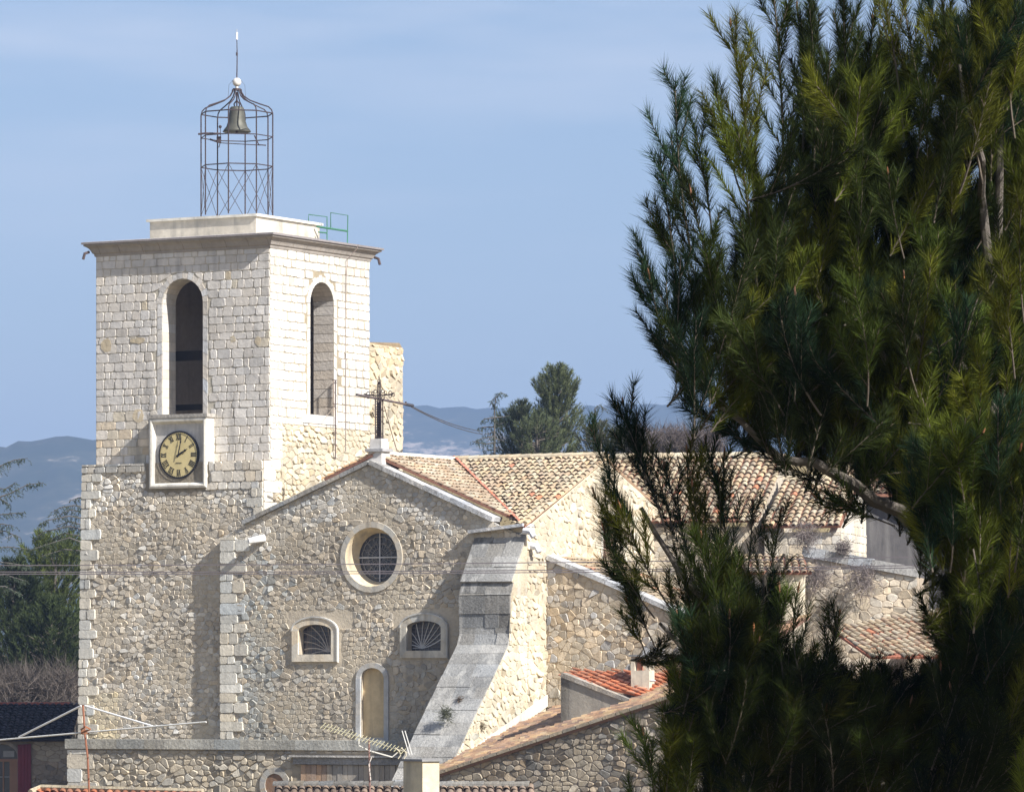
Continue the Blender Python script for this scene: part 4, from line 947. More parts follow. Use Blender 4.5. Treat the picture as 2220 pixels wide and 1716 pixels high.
# rendered dormer block with orange roof
fb = front(-6.6); d1, d2 = pv(1216, 1466, -6.6), pv(1366, 1524, -6.6); d3 = pv(1470, 1524, -6.6)
mb = MB(); mb.prism([fb(d1[0], d1[1]), fb(d2[0], d2[1]), fb(d3[0], d2[1]), fb(d3[0], 1), fb(d1[0], 1)], D * .3, (.34, .31, .26)); mb.box(fb(d1[0], 1), U * .3, D * 4.5, Z * (d1[1] - 1.05), (.34, .31, .26)); dmr = mb.build('dormer', M_pl, ho)
mb = MB(); coping(mb, fb, d1, d2, .13, .06, .3, (.36, .33, .29), 5); mb.build('dormer_coping', M_grey, ho, parent=dmr)
mb = MB(); A_, B_ = fb(d1[0], d1[1] - .02, -.2), fb(d3[0], d2[1] - .02, -.2); zc1 = (YH - 1463) / FPX * 164 + CZ
Aq = A_ + D * .6; Bq = B_ + D * 2.2; Aq.z = (YH - 1461) / FPX * Aq.y + CZ; Bq.z = (YH - 1462) / FPX * Bq.y + CZ
def opal(): return jit(random.choice([(.46, .17, .085), (.42, .19, .11), (.48, .22, .13)]), .14)
tiles_quad(mb, [A_, B_, Bq, Aq], B_ - A_ - D * 1.2, pal=opal, base=(.45, .14, .07), w=.2, L=.3, r=.06); mb.build('dormer_roof', M_tile, ho, parent=dmr)
# chimney of that house
def chimney(root, parent, X, Y, wx, wy, yaw, z0, z1, c0, cap=True, pot=False):
    ax = Vector((math.cos(yaw), math.sin(yaw), 0)); ay = Vector((-math.sin(yaw), math.cos(yaw), 0)); P = Vector((X, Y, 0))
    mb = MB()
    if pot:
        mb.box(P + Z * z0, ax * wx, ay * wy, Z * (z1 - z0 - .5), c0)
        for q in (P, P + ax * (wx - .12), P + ay * (wy - .12), P + ax * (wx - .12) + ay * (wy - .12)): mb.box(q + Z * (z1 - .5), ax * .12, ay * .12, Z * .42, c0)
        mb.box(P + ax * .03 + ay * .03 + Z * (z1 - .82), ax * (wx - .0), ay * (wy), Z * .03, (.45, .5, .55))
    else: mb.box(P + Z * z0, ax * wx, ay * wy, Z * (z1 - z0 - .06), c0)
    o = mb.build('chimney', M_pl, root, parent=parent)
    mb = MB(); mb.box(P - ax * .06 - ay * .06 + Z * (z1 - .08), ax * (wx + .12), ay * (wy + .12), Z * .06, (.22, .22, .22)); mb.build('chimney_cap', M_pl, root, parent=o)
    if pot:
        mb = MB(); mb.box(P + ax * .16 + ay * .1 + Z * (z1 - .5), ax * .12, ay * .2, Z * .38, (.4, .16, .1)); mb.build('flue', M_pl, root, parent=o)
ch2 = at(1368, 1500, 161); ch2 = at(1368, 1500, 153.25); chimney(ho, rf, ch2.x, 153.25, .60, .42, R(-24), 1.5, at(0, 1417, 153.25).z, (.56, .50, .40), pot=True)
# ------------------------------------------------------------------ BOTTOM ROOFS
h2 = thing('village_house', 'village house roof with mortared ridge at the bottom centre, square chimney on it', 'house', at(900, 1750, 135))
mb = MB(); P = at(596, 1704, 135); Q = at(1158, 1705, 133); ac = (Q - P).normalized(); dn = Vector((0, -1, -.42)).normalized()
tiles(mb, P, ac, dn, [(0, 0), ((Q - P).length, 0), ((Q - P).length, 3), (0, 3)], pal=lambda: jit((.19, .145, .11), .2), base=(.10, .07, .06)); rf2 = mb.build('roof', M_tile, h2)
mb = MB(); ridge(mb, P + Z * .03, Q + Z * .03, .13, .42, pal=lambda: jit((.19, .18, .16), .12)); mb.build('ridge_tiles', M_grey, h2, parent=rf2)
mb = MB(); mb.box(Vector((P.x + .1, P.y - 2.6, -2)), Vector(((Q - P).x, (Q - P).y, 0)), Vector((0, 4.8, 0)), Z * (P.z + .4), (.4, .35, .28)); mb.build('wall', M_pl, h2)
c1 = at(916, 1643, 131); yaw = R(38)
wx_ = 36 / FPX * 131 / math.cos(yaw); wy_ = 45 / FPX * 131 / math.sin(yaw) * .95
chimney(h2, rf2, c1.x, 131, wx_, wy_, yaw, 1.0, c1.z + .0, (.52, .46, .33))
h3 = thing('orange_roofed_house', 'house with bright orange tiles and mortar verge cut by the lower left edge', 'house', at(250, 1760, 120))
mb = MB(); P = at(90, 1711, 121); Q = at(440, 1720, 119); ac = (Q - P).normalized()
tiles(mb, P, ac, dn, [(0, 0), ((Q - P).length, 0), ((Q - P).length, 3), (-.6, 3)], pal=lambda: tuple(x * .6 for x in opal()), base=(.4, .13, .07)); rf3 = mb.build('roof', M_tile, h3)
mb = MB(); mb.tube([at(66, 1716, 120.6), P + Z * .06, Q + Z * .06], .075, 6, (.36, .31, .22)); mb.build('mortar_verge', M_grey, h3, parent=rf3)
mb = MB(); mb.box(Vector((P.x, P.y - 2.4, -3)), Vector(((Q - P).x, (Q - P).y, 0)), Vector((0, 4.6, 0)), Z * (P.z + 1.8), (.4, .35, .28)); mb.build('wall', M_pl, h3)
# ------------------------------------------------------------------ LEFT HOUSE
lh = thing('shuttered_house', 'dark roofed house with arched window and deep red shutter at the lower left', 'house', at(40, 1700, 182))
Yl = 181.0; fl = Fr(Vector((0, Yl, 0)), Vector((1, 0, 0)), Vector((0, -1, 0)))
X = lambda x: (x - CX) / FPX * Yl
Zl = lambda y: (YH - y) / FPX * Yl + CZ
HW = Hole('arch', X(-30), X(38), Zl(1800), Zl(1612), Zl(1640), band=.12)
mb = MB(); mb.holed(fl, [(X(-60), -1), (X(172), -1), (X(172), Zl(1606)), (X(-60), Zl(1606))], [HW.loop()], .5, (.27, .22, .17))
rubble(mb, fl, [(X(-60), 1), (X(172), 1), (X(172), Zl(1606)), (X(-60), Zl(1606))], [HW, Hole('rect', X(36), X(68), 0, Zl(1608))], lambda a, b: jit((.30, .25, .20), .12), sx=.28, sy=.15, H=.02)
mb.build('wall', M_rub, lh)
mb = MB(); surround(mb, fl, Hole('arch', HW.a0, HW.a1, HW.b0, HW.b1, HW.bs), .12, .04, (.34, .29, .24), joints=False); wo = mb.build('window', M_pl, lh)
mb = MB(); fz = (.30, .17, .11)
mb.box(fl(X(-30), 1, -.2), Vector((X(38) - X(-30), 0, 0)), Vector((0, .05, 0)), Z * (Zl(1612) - 1), (.03, .035, .05)); mb.build('pane', M_glass, lh, parent=wo)
mb = MB(); mb.box(fl(X(-30), Zl(1650), -.12), Vector((X(38) - X(-30), 0, 0)), Vector((0, .08, 0)), Z * .1, fz); mb.box(fl(X(20), 1, -.12), Vector((.28, 0, 0)), Vector((0, .08, 0)), Z * (Zl(1650) - 1), fz); mb.box(fl(X(5), 1, -.14), Vector((.05, 0, 0)), Vector((0, .05, 0)), Z * (Zl(1650) - 1), fz); mb.box(fl(X(-20), Zl(1684), -.14), Vector((.7, 0, 0)), Vector((0, .04, 0)), Z * .03, (.3, .3, .3)); mb.box(fl(X(6), Zl(1640), -.14), Vector((.4, 0, 0)), Vector((0, .04, 0)), Z * .22, (.34, .33, .32)); mb.build('window_frame', M_col, lh, parent=wo)
mb = MB()
for k in range(4): mb.box(fl(X(39) + k * .12, 1, .03), Vector((.114, 0, 0)), Vector((0, -.05, 0)), Z * (Zl(1613 - k * .6) - 1), (.17, .03, .045))
mb.build('shutter', M_col, lh)
mb = MB(); P = at(-60, 1527, Yl + 3.6); Q = at(174, 1527, Yl + 3.6); ze_ = Zl(1601); dnl = Vector((0, -3.9, ze_ - P.z)); Ll = dnl.length; dnl.normalize()
tiles(mb, P, Vector((1, 0, 0)), dnl, [(0, 0), (Q.x - P.x, 0), (Q.x - P.x, Ll), (0, Ll)], pal=lambda: jit((.045, .035, .04), .15), base=(.03, .025, .03)); rfl = mb.build('roof', M_tile, lh)
mb = MB(); ridge(mb, P, Q, .1, .4, pal=lambda: jit((.30, .09, .06), .1)); mb.build('ridge_tiles', M_tile, lh, parent=rfl)
# ------------------------------------------------------------------ AERIALS AND WIRES
Ya = 60
ae = thing('tv_aerial', 'long pale aerial boom with two diagonal struts on a rusty mast, lower left', 'aerial', at(196, 1760, Ya))
mb = MB(); mb.tube([at(197, 1800, Ya), at(190, 1640, Ya), at(184, 1590, Ya), at(180, 1528, Ya)], .013, 6, (.25, .11, .07)); mb.tube([at(176, 1580, Ya), at(185, 1574, Ya - .1), at(196, 1580, Ya)], .012, 5, (.3, .13, .07)); mb.box(at(176, 1590, Ya + .05), Vector((.1, 0, 0)), Vector((0, -.06, 0)), Z * .05, (.25, .12, .07)); mb.build('mast', M_col, ae)
mb = MB(); bp0, bp1 = at(-60, 1608, Ya + 1), at(447, 1564, Ya - 1); mb.tube([bp0, bp1], .010, 6, (.62, .62, .60)); mb.build('boom', M_col, ae)
for p, q in (((176, 1529), (41, 1597)), ((184, 1529), (331, 1573))):
    mb = MB(); mb.tube([at(*p, Ya), at(*q, Ya + (.6 if q[0] < 100 else -.5))], .012, 6, (.66, .66, .66)); mb.build('strut', M_col, ae)
mb = MB()
for k in range(11):
    t = (k + .7) / 11; p = bp0 + (bp1 - bp0) * t; mb.tube([p + Vector((-.02, .35, 0)), p + Vector((.02, -.35, 0))], .006, 4, (.12, .12, .12))
mb.build('elements', M_col, ae)
Yb = 105
ae = thing('yagi_aerial', 'yellowed comb-like television aerial on a thin mast before the portal', 'aerial', at(802, 1740, Yb))
mb = MB(); mb.tube([at(803, 1760, Yb), at(801, 1680, Yb), at(800, 1600, Yb)], .02, 6, (.22, .13, .11)); mb.build('mast', M_col, ae)
mb = MB(); p0, p1 = at(700, 1572, Yb + 1), at(882, 1630, Yb - 1); mb.tube([p0, p1], .014, 6, (.45, .42, .32)); mb.build('boom', M_col, ae)
mb = MB()
for k in range(24):
    p = p0 + (p1 - p0) * (k / 24); 
    mb.tube([p + Vector((.05, .2, .055)), p - Vector((.05, .2, .055))], .007, 4, (.45, .42, .26))
mb.build('elements', M_col, ae)
mb = MB(); e = p1
for dx in (-.18, -.06): mb.tube([e + Vector((dx - .06, 0, .10)), e + Vector((dx + .03, 0, .02)), e + Vector((dx + .05, 0, -.06)), e + Vector((dx + .0, 0, -.13))], .012, 5, (.5, .46, .35))
mb.build('reflector', M_col, ae); mb = MB()
for dx in (0, .06): mb.tube([e + Vector((-.1 + dx, .1, .45)), e + Vector((.05 + dx, .1, -.05))], .012, 4, (.6, .6, .58))
mb.build('whip', M_col, ae); mb = MB(); mb.tube([at(778, 1600, Yb), at(778, 1615, Yb), at(800, 1626, Yb), at(850, 1640, Yb), at(862, 1630, Yb)], .016, 5, (.55, .54, .5)); mb.build('bent_arm', M_col, ae)
mb = MB(); mb.tube([at(806, 1640, Yb - .05), at(800, 1655, Yb - .05), at(804, 1690, Yb - .05)], .012, 4, (.6, .55, .5)); mb.build('aerial_lead', M_col, ae)
Yw = 95
for i, (yl, yr_, nm) in enumerate(((1222.5, 1203, 'uppermost of the three'), (1236.5, 1222, 'middle of the three'), (1241, 1227, 'lowest of the three'))):
    mb = MB(); p, q = at(-120, yl + 2, Yw), at(2400, yr_ - 5, Yw + 2); mb.tube([p + (q - p) * t - Z * (.28 * 4 * t * (1 - t)) * .25 for t in [k / 24 for k in range(25)]], .0125, 4, (.09, .08, .09))
    tag(mb.build('overhead_wire', M_col, origin=p), nm + ' thin dark wires crossing before tower and round window', 'wire', 'wires strung across the view')
# ------------------------------------------------------------------ VEGETATION helpers
class Leaves:
    def __init__(s): s.P = []; s.C = []
    def tri(s, base, tip, width, col):            # arrays n x 3
        d = tip - base; r = rng.normal(size=d.shape); sd = np.cross(d, r); sd /= (np.linalg.norm(sd, axis=1, keepdims=True) + 1e-9)
        s.P.append(np.stack([base - sd * width / 2, base + sd * width / 2, tip], 1)); s.C.append(col)
    def build(s, name, mat_, root, parent=None):
        P = np.concatenate(s.P).astype(np.float32); Cc = np.concatenate(s.C).astype(np.float32); n = len(P)
        P = P - np.array(root.location, dtype=np.float32)
        me = bpy.data.meshes.new(name); me.vertices.add(3 * n); me.vertices.foreach_set('co', P.reshape(-1))
        me.loops.add(3 * n); me.loops.foreach_set('vertex_index', np.arange(3 * n, dtype=np.int32)); me.polygons.add(n)
        me.polygons.foreach_set('loop_start', np.arange(0, 3 * n, 3, dtype=np.int32))
        me.update(calc_edges=True)
        a = me.color_attributes.new('col', 'FLOAT_COLOR', 'CORNER'); c4 = np.ones((n, 3, 4), dtype=np.float32); c4[:, :, :3] = Cc[:, None, :]; a.data.foreach_set('color', c4.ravel())
        me.materials.append(mat_); o = bpy.data.objects.new(name, me); C.objects.link(o); o.parent = parent or root; return o
def unit(v): return v / (np.linalg.norm(v, axis=-1, keepdims=True) + 1e-9)
def brush(lv, pts, n, nl, ang, width, col, jc=.15, upb=0.0, t0=0.0):
    """needles all round the polyline pts (m x 3), n of them, length nl, leaning forward by ang"""
    pts = np.asarray(pts); seg = np.diff(pts, axis=0); ln = np.linalg.norm(seg, axis=1); cum = np.concatenate([[0], np.cumsum(ln)]); tot = cum[-1]
    s = t0 * tot + (1 - t0) * tot * rng.random(n); k = np.clip(np.searchsorted(cum, s) - 1, 0, len(seg) - 1); f = (s - cum[k]) / (ln[k] + 1e-9)
    base = pts[k] + seg[k] * f[:, None]; ax = unit(seg[k]); r = rng.normal(size=(n, 3)); pr = unit(r - ax * (r * ax).sum(1, keepdims=True))
    a = np.radians(ang) * rng.uniform(.6, 1.3, n)[:, None]; d = ax * np.cos(a) + pr * np.sin(a); d[:, 2] += upb; d = unit(d)
    L = nl * rng.uniform(.7, 1.1, n)[:, None]
    c = np.array(col)[None, :] * (1 + rng.normal(size=(n, 1)) * jc); c = np.clip(c, .004, 1)
    lv.tri(base, base + d * L, width, c)
def nat(x, y, Y): return np.array([(x - CX) / FPX * Y, Y, (YH - y) / FPX * Y + CZ])
def curve(p, q, bend, m=6):
    t = np.linspace(0, 1, m)[:, None]; return p + (q - p) * t + bend * (t * (1 - t)) * 4
# ------------------------------------------------------------------ FOREGROUND PINE
YP = 25.0; PXM = YP / FPX
GREEN = [(.062, .078, .010), (.038, .055, .010), (.088, .096, .012), (.015, .031, .015), (.027, .038, .010)]
BUD = (.30, .15, .09)
def pine_leader(lv, wood, buds, base, tip, dY0, dY1, dens=1.0, side=None, bend=None, col=None, nl=.115, fill=.22, bud=True, wd=.0036):
    p = nat(*base, YP + dY0); q = nat(*tip, YP + dY1); L = np.linalg.norm(q - p)
    b = rng.normal(size=3) * .03 * L if bend is None else np.array(bend) * PXM
    if bend is None: b[0] -= .10 * L * np.sign(p[0] - q[0]) * 0 + .0
    # growth turns upwards towards the tip
    pts = curve(p, q, b, 8); ax = unit(q - p)
    col = col or GREEN[rng.integers(len(GREEN))]
    col = tuple(np.array(col) * math.exp(rng.normal() * .36))
    wood.tube([Vector(x) for x in pts], .0052 * min(1.6, L + .4), 5, (.12, .10, .08), r1=.003)
    brush(lv, pts, int(600 * L * dens), nl, 36, wd, col, t0=fill, jc=.32)
    ns = side if side is not None else max(2, int(L / .10))
    for k in range(ns):
        t = fill * .7 + (1 - fill * .7) * (k + rng.random()) / ns * .93; i = min(6, int(t * 7)); o = pts[i] + (pts[i + 1] - pts[i]) * (t * 7 - i); axl = unit(pts[i + 1] - pts[i])
        r = rng.normal(size=3); pr = unit(r - axl * (r @ axl)); d = unit(axl * .82 + pr * .56 + np.array([-.08, 0, .30]))
        l = (.10 + .20 * (1 - t)) * rng.uniform(.7, 1.3) * min(1.4, L + .45)
        e = o + d * l + np.array([0, 0, .12 * l]); c2 = tuple(np.array(col) * rng.uniform(.8, 1.25))
        sp = curve(o, e, np.array([0, 0, -.06 * l]), 4); wood.tube([Vector(x) for x in sp], .0026, 4, (.14, .11, .08), r1=.002, cap=False)
        brush(lv, sp, int(700 * l * dens) + 20, nl * rng.uniform(.75, 1.0), rng.uniform(30, 46), wd, c2, t0=.12, jc=.32)
        if bud and rng.random() < .05: buds.append((e, d))
    if bud: buds.append((q, ax)); 
def finish_buds(buds, root, name='bud_cluster'):
    idx = rng.permutation(len(buds))[:100]
    for ii in idx:
        p, d = buds[ii]; mb = MB(); d = Vector(d); d = (d + Z * .6).normalized(); p = Vector(p); n = 1 + int(rng.random() * 3)
        for k in range(n):
            dd = (d + Vector(rng.normal(size=3)) * .12 * (k > 0)).normalized(); l = .02 + .05 * rng.random(); c = jit(BUD, .3, .08)
            mb.lathe(p - dd * .01, [(.003, 0), (.006, l * .4), (.0035, l * .8), (.0005, l)], 5, c, axis=dd, sx=dd.orthogonal().normalized())
        mb.build(name, M_leaf, root)
def limb(wood, pts, r0, r1, col=(.13, .115, .10)):
    P = [Vector(nat(x, y, YP + d)) for x, y, d in pts]; out = []
    for i in range(len(P) - 1):
        for t in (0, .33, .66): out.append(P[i].lerp(P[i + 1], t) + Vector(rng.normal(size=3)) * .008)
    out.append(P[-1]); wood.tube(out, r0, 8, col, r1=r1)
def pine(label, loc, spec, fills, limbs, seed, trunk):
    global rng
    rng = np.random.default_rng(seed)
    root = thing('pine_tree', label, 'tree', loc); lv = Leaves(); wood = MB(); buds = []
    for s in spec: pine_leader(lv, wood, buds, *s[:4], **(s[4] if len(s) > 4 else {}))
    for poly, n, Ls, dr, lean, dens, colr in fills:
        xs = [p[0] for p in poly]; ys = [p[1] for p in poly]; k = 0
        def ins(x, y):
            c = False
            for (x0, y0), (x1, y1) in zip(poly, poly[1:] + poly[:1]):
                if (y0 > y) != (y1 > y) and x < (x1 - x0) * (y - y0) / (y1 - y0) + x0: c = not c
            return c
        while k < n:
            x, y = rng.uniform(min(xs), max(xs)), rng.uniform(min(ys), max(ys))
            if not ins(x, y): continue
            k += 1; l = Ls * rng.uniform(.6, 1.3); a = math.radians(lean + rng.normal() * 24); dy = rng.uniform(*dr)
            c = tuple(np.array(GREEN[rng.integers(len(GREEN))]) * colr)  # crown shade painted into needle colour: deep fills darker, nearest ones brighter
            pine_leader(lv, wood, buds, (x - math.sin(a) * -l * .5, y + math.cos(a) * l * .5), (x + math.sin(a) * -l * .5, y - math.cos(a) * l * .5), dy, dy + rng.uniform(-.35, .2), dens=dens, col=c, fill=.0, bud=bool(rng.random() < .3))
    for pts, r0, r1 in limbs: limb(wood, pts, r0, r1)
    mb = MB(); tp = [Vector(nat(x, y, YP + d)) if y is not None else Vector((nat(x, 0, YP + d)[0], YP + d, -.4)) for x, y, d in trunk]
    mb.tube(tp, .17, 12, (.12, .10, .085), r1=.05); mb.build('trunk', M_bark, root)
    wood.build('branches', M_bark, root); lv.build('needles', M_need, root); finish_buds(buds, root)
    return root
b = lambda **k: k
specA = [  # (base px) (tip px) depth0 depth1
 ((1500, 560), (1464, 180), 0, -.1, b(dens=.8)), ((1545, 520), (1503, 270), 0, .1, b(dens=.8)), ((1470, 640), (1429, 340), .1, 0, b(dens=.8)),
 ((1640, 480), (1584, 55), .1, -.1, b(dens=.85)), ((1610, 430), (1552, 182), .3, .2, b(dens=.8)), ((1560, 720), (1498, 420), -.3, -.5, b()),
 ((1700, 420), (1672, -60), .2, 0, b(dens=.85)), ((1740, 330), (1728, 20), .3, .3, b(dens=.7)), ((1760, 420), (1755, 20), .1, 0, b()), ((1830, 380), (1825, -50), .3, .1, b()),
 ((1905, 420), (1892, 45), .5, .4, b(dens=.9)), ((1770, 500), (1800, 130), 0, -.2, b()), ((1960, 300), (1905, -60), 0, 0, b(side=5, dens=.5, fill=.55)), ((2010, 300), (1950, -40), .2, .1, b(dens=.7)),
 ((1500, 760), (1388, 530), 0, .0, b(dens=.8)), ((1480, 830), (1408, 600), 0, -.1, b()), ((1520, 900), (1422, 720), .1, .2, b()), ((1530, 660), (1405, 480), .2, .2, b(dens=.7)),
 ((1680, 620), (1640, 250), .2, .2, b(dens=.8)), ((1600, 800), (1540, 520), -.4, -.6, b()), ((1650, 700), (1600, 280), -.1, -.1, b(dens=.9)), ((1720, 760), (1700, 330), .3, .2, b(dens=.8)),
 ((1850, 620), (1870, 250), -.2, -.4, b()), ((1960, 560), (1925, 375), -.5, -.7, b()), ((2080, 330), (2040, -20), -.2, -.2, b()), ((2130, 400), (2110, -40), -.3, -.3, b()), ((2200, 300), (2190, -60), -.4, -.4, b()),
 ((2080, 420), (2160, 100), -.5, -.6, b()), ((2220, 700), (2215, 440), -.7, -.9, b()), ((2200, 820), (2170, 560), -.7, -.9, b()),
 ((1780, 900), (1690, 660), -.5, -.8, b()), ((1700, 900), (1590, 700), -.4, -.7, b()), ((1880, 880), (1850, 620), -.6, -.9, b()), ((1990, 860), (1960, 600), -.6, -.8, b()), ((1600, 900), (1500, 780), -.2, -.4, b()),
 ((1620, 960), (1470, 860), .1, .2, b()), ((1700, 1000), (1560, 930), 0, .1, b()), ((1820, 1060), (1650, 985), 0, 0, b(dens=.8)), ((1940, 1140), (1770, 1080), 0, 0, b(dens=.9)), ((1900, 1090), (1790, 1110), .1, .1, b(dens=.7)),
 ((2020, 1230), (2010, 980), -.9, -1.1, b(dens=1.2)), ((2090, 1260), (2105, 955), -.9, -1.2, b(dens=1.3)), ((2150, 1260), (2165, 940), -.9, -1.2, b(dens=1.3)), ((2060, 1240), (2050, 985), -1, -1.2, b(dens=1.2)), ((2200, 1240), (2230, 980), -1, -1.2, b(dens=1.2)),
 ((2110, 1190), (2125, 1290), -1.2, -1.5, b(dens=1.2, bud=False)),
]
body = [(1540, 640), (1650, 560), (1710, 400), (1790, 280), (1870, 220), (1970, 300), (2090, 80), (2240, 40), (2240, 1330), (2110, 1300), (2020, 1180), (1920, 1040), (1780, 960), (1660, 930), (1520, 860), (1465, 770), (1470, 680)]
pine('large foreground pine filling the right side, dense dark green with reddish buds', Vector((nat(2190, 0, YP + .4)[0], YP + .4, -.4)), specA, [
    (body, 165, 230, (-.6, .6), -18, 1.0, 1.0),
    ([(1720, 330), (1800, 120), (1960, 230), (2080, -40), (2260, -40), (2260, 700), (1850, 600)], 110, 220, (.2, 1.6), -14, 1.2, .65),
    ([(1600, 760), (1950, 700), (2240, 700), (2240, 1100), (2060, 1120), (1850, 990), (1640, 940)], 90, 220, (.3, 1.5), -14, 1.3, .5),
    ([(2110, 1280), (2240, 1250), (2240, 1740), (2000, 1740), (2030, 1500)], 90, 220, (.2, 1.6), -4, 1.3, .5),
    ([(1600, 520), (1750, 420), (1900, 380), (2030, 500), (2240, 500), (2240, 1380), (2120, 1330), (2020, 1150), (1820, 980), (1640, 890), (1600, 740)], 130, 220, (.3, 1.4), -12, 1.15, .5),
    ([(1980, 950), (2240, 950), (2240, 1240), (2000, 1260)], 22, 220, (-1.2, -.7), 0, 1.1, 1.2),
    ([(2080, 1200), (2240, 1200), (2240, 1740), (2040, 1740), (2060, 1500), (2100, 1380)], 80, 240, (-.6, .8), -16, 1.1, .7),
    ], [([(2175, 1300, .3), (2060, 1180, .2), (1950, 1115, .1), (1800, 1020, 0), (1694, 990, 0), (1560, 880, 0)], .05, .012), ([(2180, 900, .3), (2127, 450, 0), (2127, 351, -.3), (2080, 140, -.4)], .03, .008), ([(2165, 900, .3), (2050, 760, .1), (1800, 640, .1), (1640, 480, .1)], .035, .01), ([(2170, 760, .3), (2165, 386, 0), (2180, 100, 0)], .03, .01), ([(1900, 900, .3), (1760, 800, .1), (1560, 620, .1)], .02, .008), ([(2150, 1150, .2), (1980, 900, .2), (1850, 620, .1)], .03, .01)],
    5, [(2290, None, .7), (2285, 1700, .7), (2260, 1200, .6), (2230, 820, .5)])
specB = [
 ((1420, 1200), (1282, 930), 0, 0, b(dens=.75, side=5, fill=.25)), ((1450, 1170), (1343, 885), 0, .1, b(dens=.85)), ((1400, 1050), (1350, 872), 0, .1, b(dens=.9, side=3)), ((1460, 1150), (1395, 960), .1, .1, b(dens=.6, side=3)),
 ((1400, 1240), (1290, 1075), .1, .1, b(dens=.7, side=3)), ((1420, 1340), (1310, 1150), 0, 0, b()), ((1460, 1330), (1345, 1100), -.1, -.1, b()), ((1420, 1400), (1335, 1235), 0, 0, b(side=4)), ((1400, 1420), (1362, 1310), .1, .1, b(side=3)),
 ((1560, 1300), (1490, 980), .1, .1, b(dens=.8)), ((1600, 1330), (1530, 960), .2, .2, b(dens=.7)), ((1560, 1200), (1570, 990), .2, .2, b(dens=.55, side=4)), ((1500, 1260), (1440, 1010), .1, .1, b(dens=.7)),
 ((1620, 1260), (1632, 1090), .2, .2, b(dens=.5, side=3)), ((1640, 1360), (1692, 1110), .2, .1, b(dens=.55, side=5)), ((1600, 1420), (1560, 1180), 0, 0, b()), ((1700, 1480), (1690, 1280), .1, .1, b(dens=.8)), ((1740, 1480), (1730, 1280), .1, .1, b(dens=.6, side=3)),
 ((1780, 1500), (1820, 1330), .1, .1, b(dens=.8)), ((1530, 1540), (1470, 1340), -.2, -.3, b()), ((1510, 1650), (1465, 1470), .0, .0, b()), ((1490, 1710), (1440, 1560), 0, 0, b()), ((1430, 1740), (1395, 1590), -.1, -.1, b()), ((1500, 1700), (1440, 1540), 0, .1, b()), ((1560, 1420), (1520, 1160), -.3, -.3, b()),
]
pine('lower darker pine with upturned twigs, in front of the tiled church roof', Vector((nat(1700, 0, YP + 1.0)[0], YP + 1.0, -.4)), specB, [
    ([(1460, 1300), (1560, 1260), (1640, 1420), (1720, 1500), (1830, 1530), (2060, 1540), (2060, 1740), (1640, 1740), (1640, 1600), (1530, 1560), (1470, 1430)], 150, 210, (-.3, 1.2), -28, 1.1, .55),
    ([(1460, 1640), (1560, 1600), (1640, 1740), (1420, 1740)], 24, 190, (-.2, .5), -12, 1.0, .7),
    ([(1500, 1370), (1590, 1340), (1700, 1480), (1750, 1560), (1640, 1580), (1520, 1520)], 30, 200, (.2, 1.0), -20, 1.1, .5),
    ], [([(1690, 1740, .5), (1640, 1560, .3), (1610, 1400, .2), (1480, 1250, .1), (1390, 1100, 0)], .035, .01), ([(1610, 1420, .2), (1640, 1360, .2), (1660, 1250, .1), (1700, 1200, .1)], .02, .006), ([(1660, 1600, .4), (1520, 1450, .1), (1430, 1350, 0)], .02, .008), ([(1700, 1700, .5), (1760, 1500, .3), (1800, 1400, .2)], .02, .008)],
    9, [(1700, None, 1.0), (1700, 1760, .8), (1660, 1600, .5)])
rng = np.random.default_rng(77)
# ------------------------------------------------------------------ BACKGROUND TREES
def bgtree(name, label, x, ybase, ytop, Y, wpx, shape, n, col, leaf=.28, seedv=1, trunkpx=None, gap=.0, upb=.25):
    wpx *= 1.08; n = int(n * 1.35)
    P = at(x, ybase, Y); H_ = at(x, ytop, Y).z - P.z; Wd = wpx / FPX * Y; root = thing(name, label, 'tree', Vector((P.x, P.y, P.z - .3)))
    lv = Leaves(); mb = MB()
    mb.tube([P - Z * 1.0, P + Z * H_ * .5, P + Z * H_ * .93], .16, 7, (.13, .11, .09), r1=.02)
    k = 0; nb = n // 40
    for i in range(nb):
        t = rng.random() ** .85; rad = shape(t) * Wd * .5; a = rng.uniform(0, 6.283); rr = rad * rng.uniform(.35, 1.0)
        c = np.array([P.x + math.cos(a) * rr, P.y + math.sin(a) * rr, P.z + H_ * t]); s = np.array([P.x, P.y, P.z + H_ * max(0, t - .12)])
        if i % 3 == 0: mb.tube([Vector(s), Vector(c)], .03, 4, (.15, .13, .11), r1=.01)
        cc_ = np.array(col) * rng.uniform(.6, 1.35)
        up = np.array([math.cos(a) * .35, math.sin(a) * .35, .55]) * leaf * 2.2; brush(lv, np.array([c - up, c, c + up]), 46, leaf, 45, leaf * .13, cc_, upb=upb)
    mb.build('trunk', M_bark, root); lv.build('crown', M_leaf, root)
    return root
oval0 = lambda t: math.sqrt(max(.02, 1 - (2 * t - .9) ** 2))
cone = lambda t: max(.05, (1 - t) ** .6 * (.55 + .45 * min(1, t * 5)))
oval = lambda t: math.sqrt(max(.02, 1 - (2 * t - .9) ** 2))
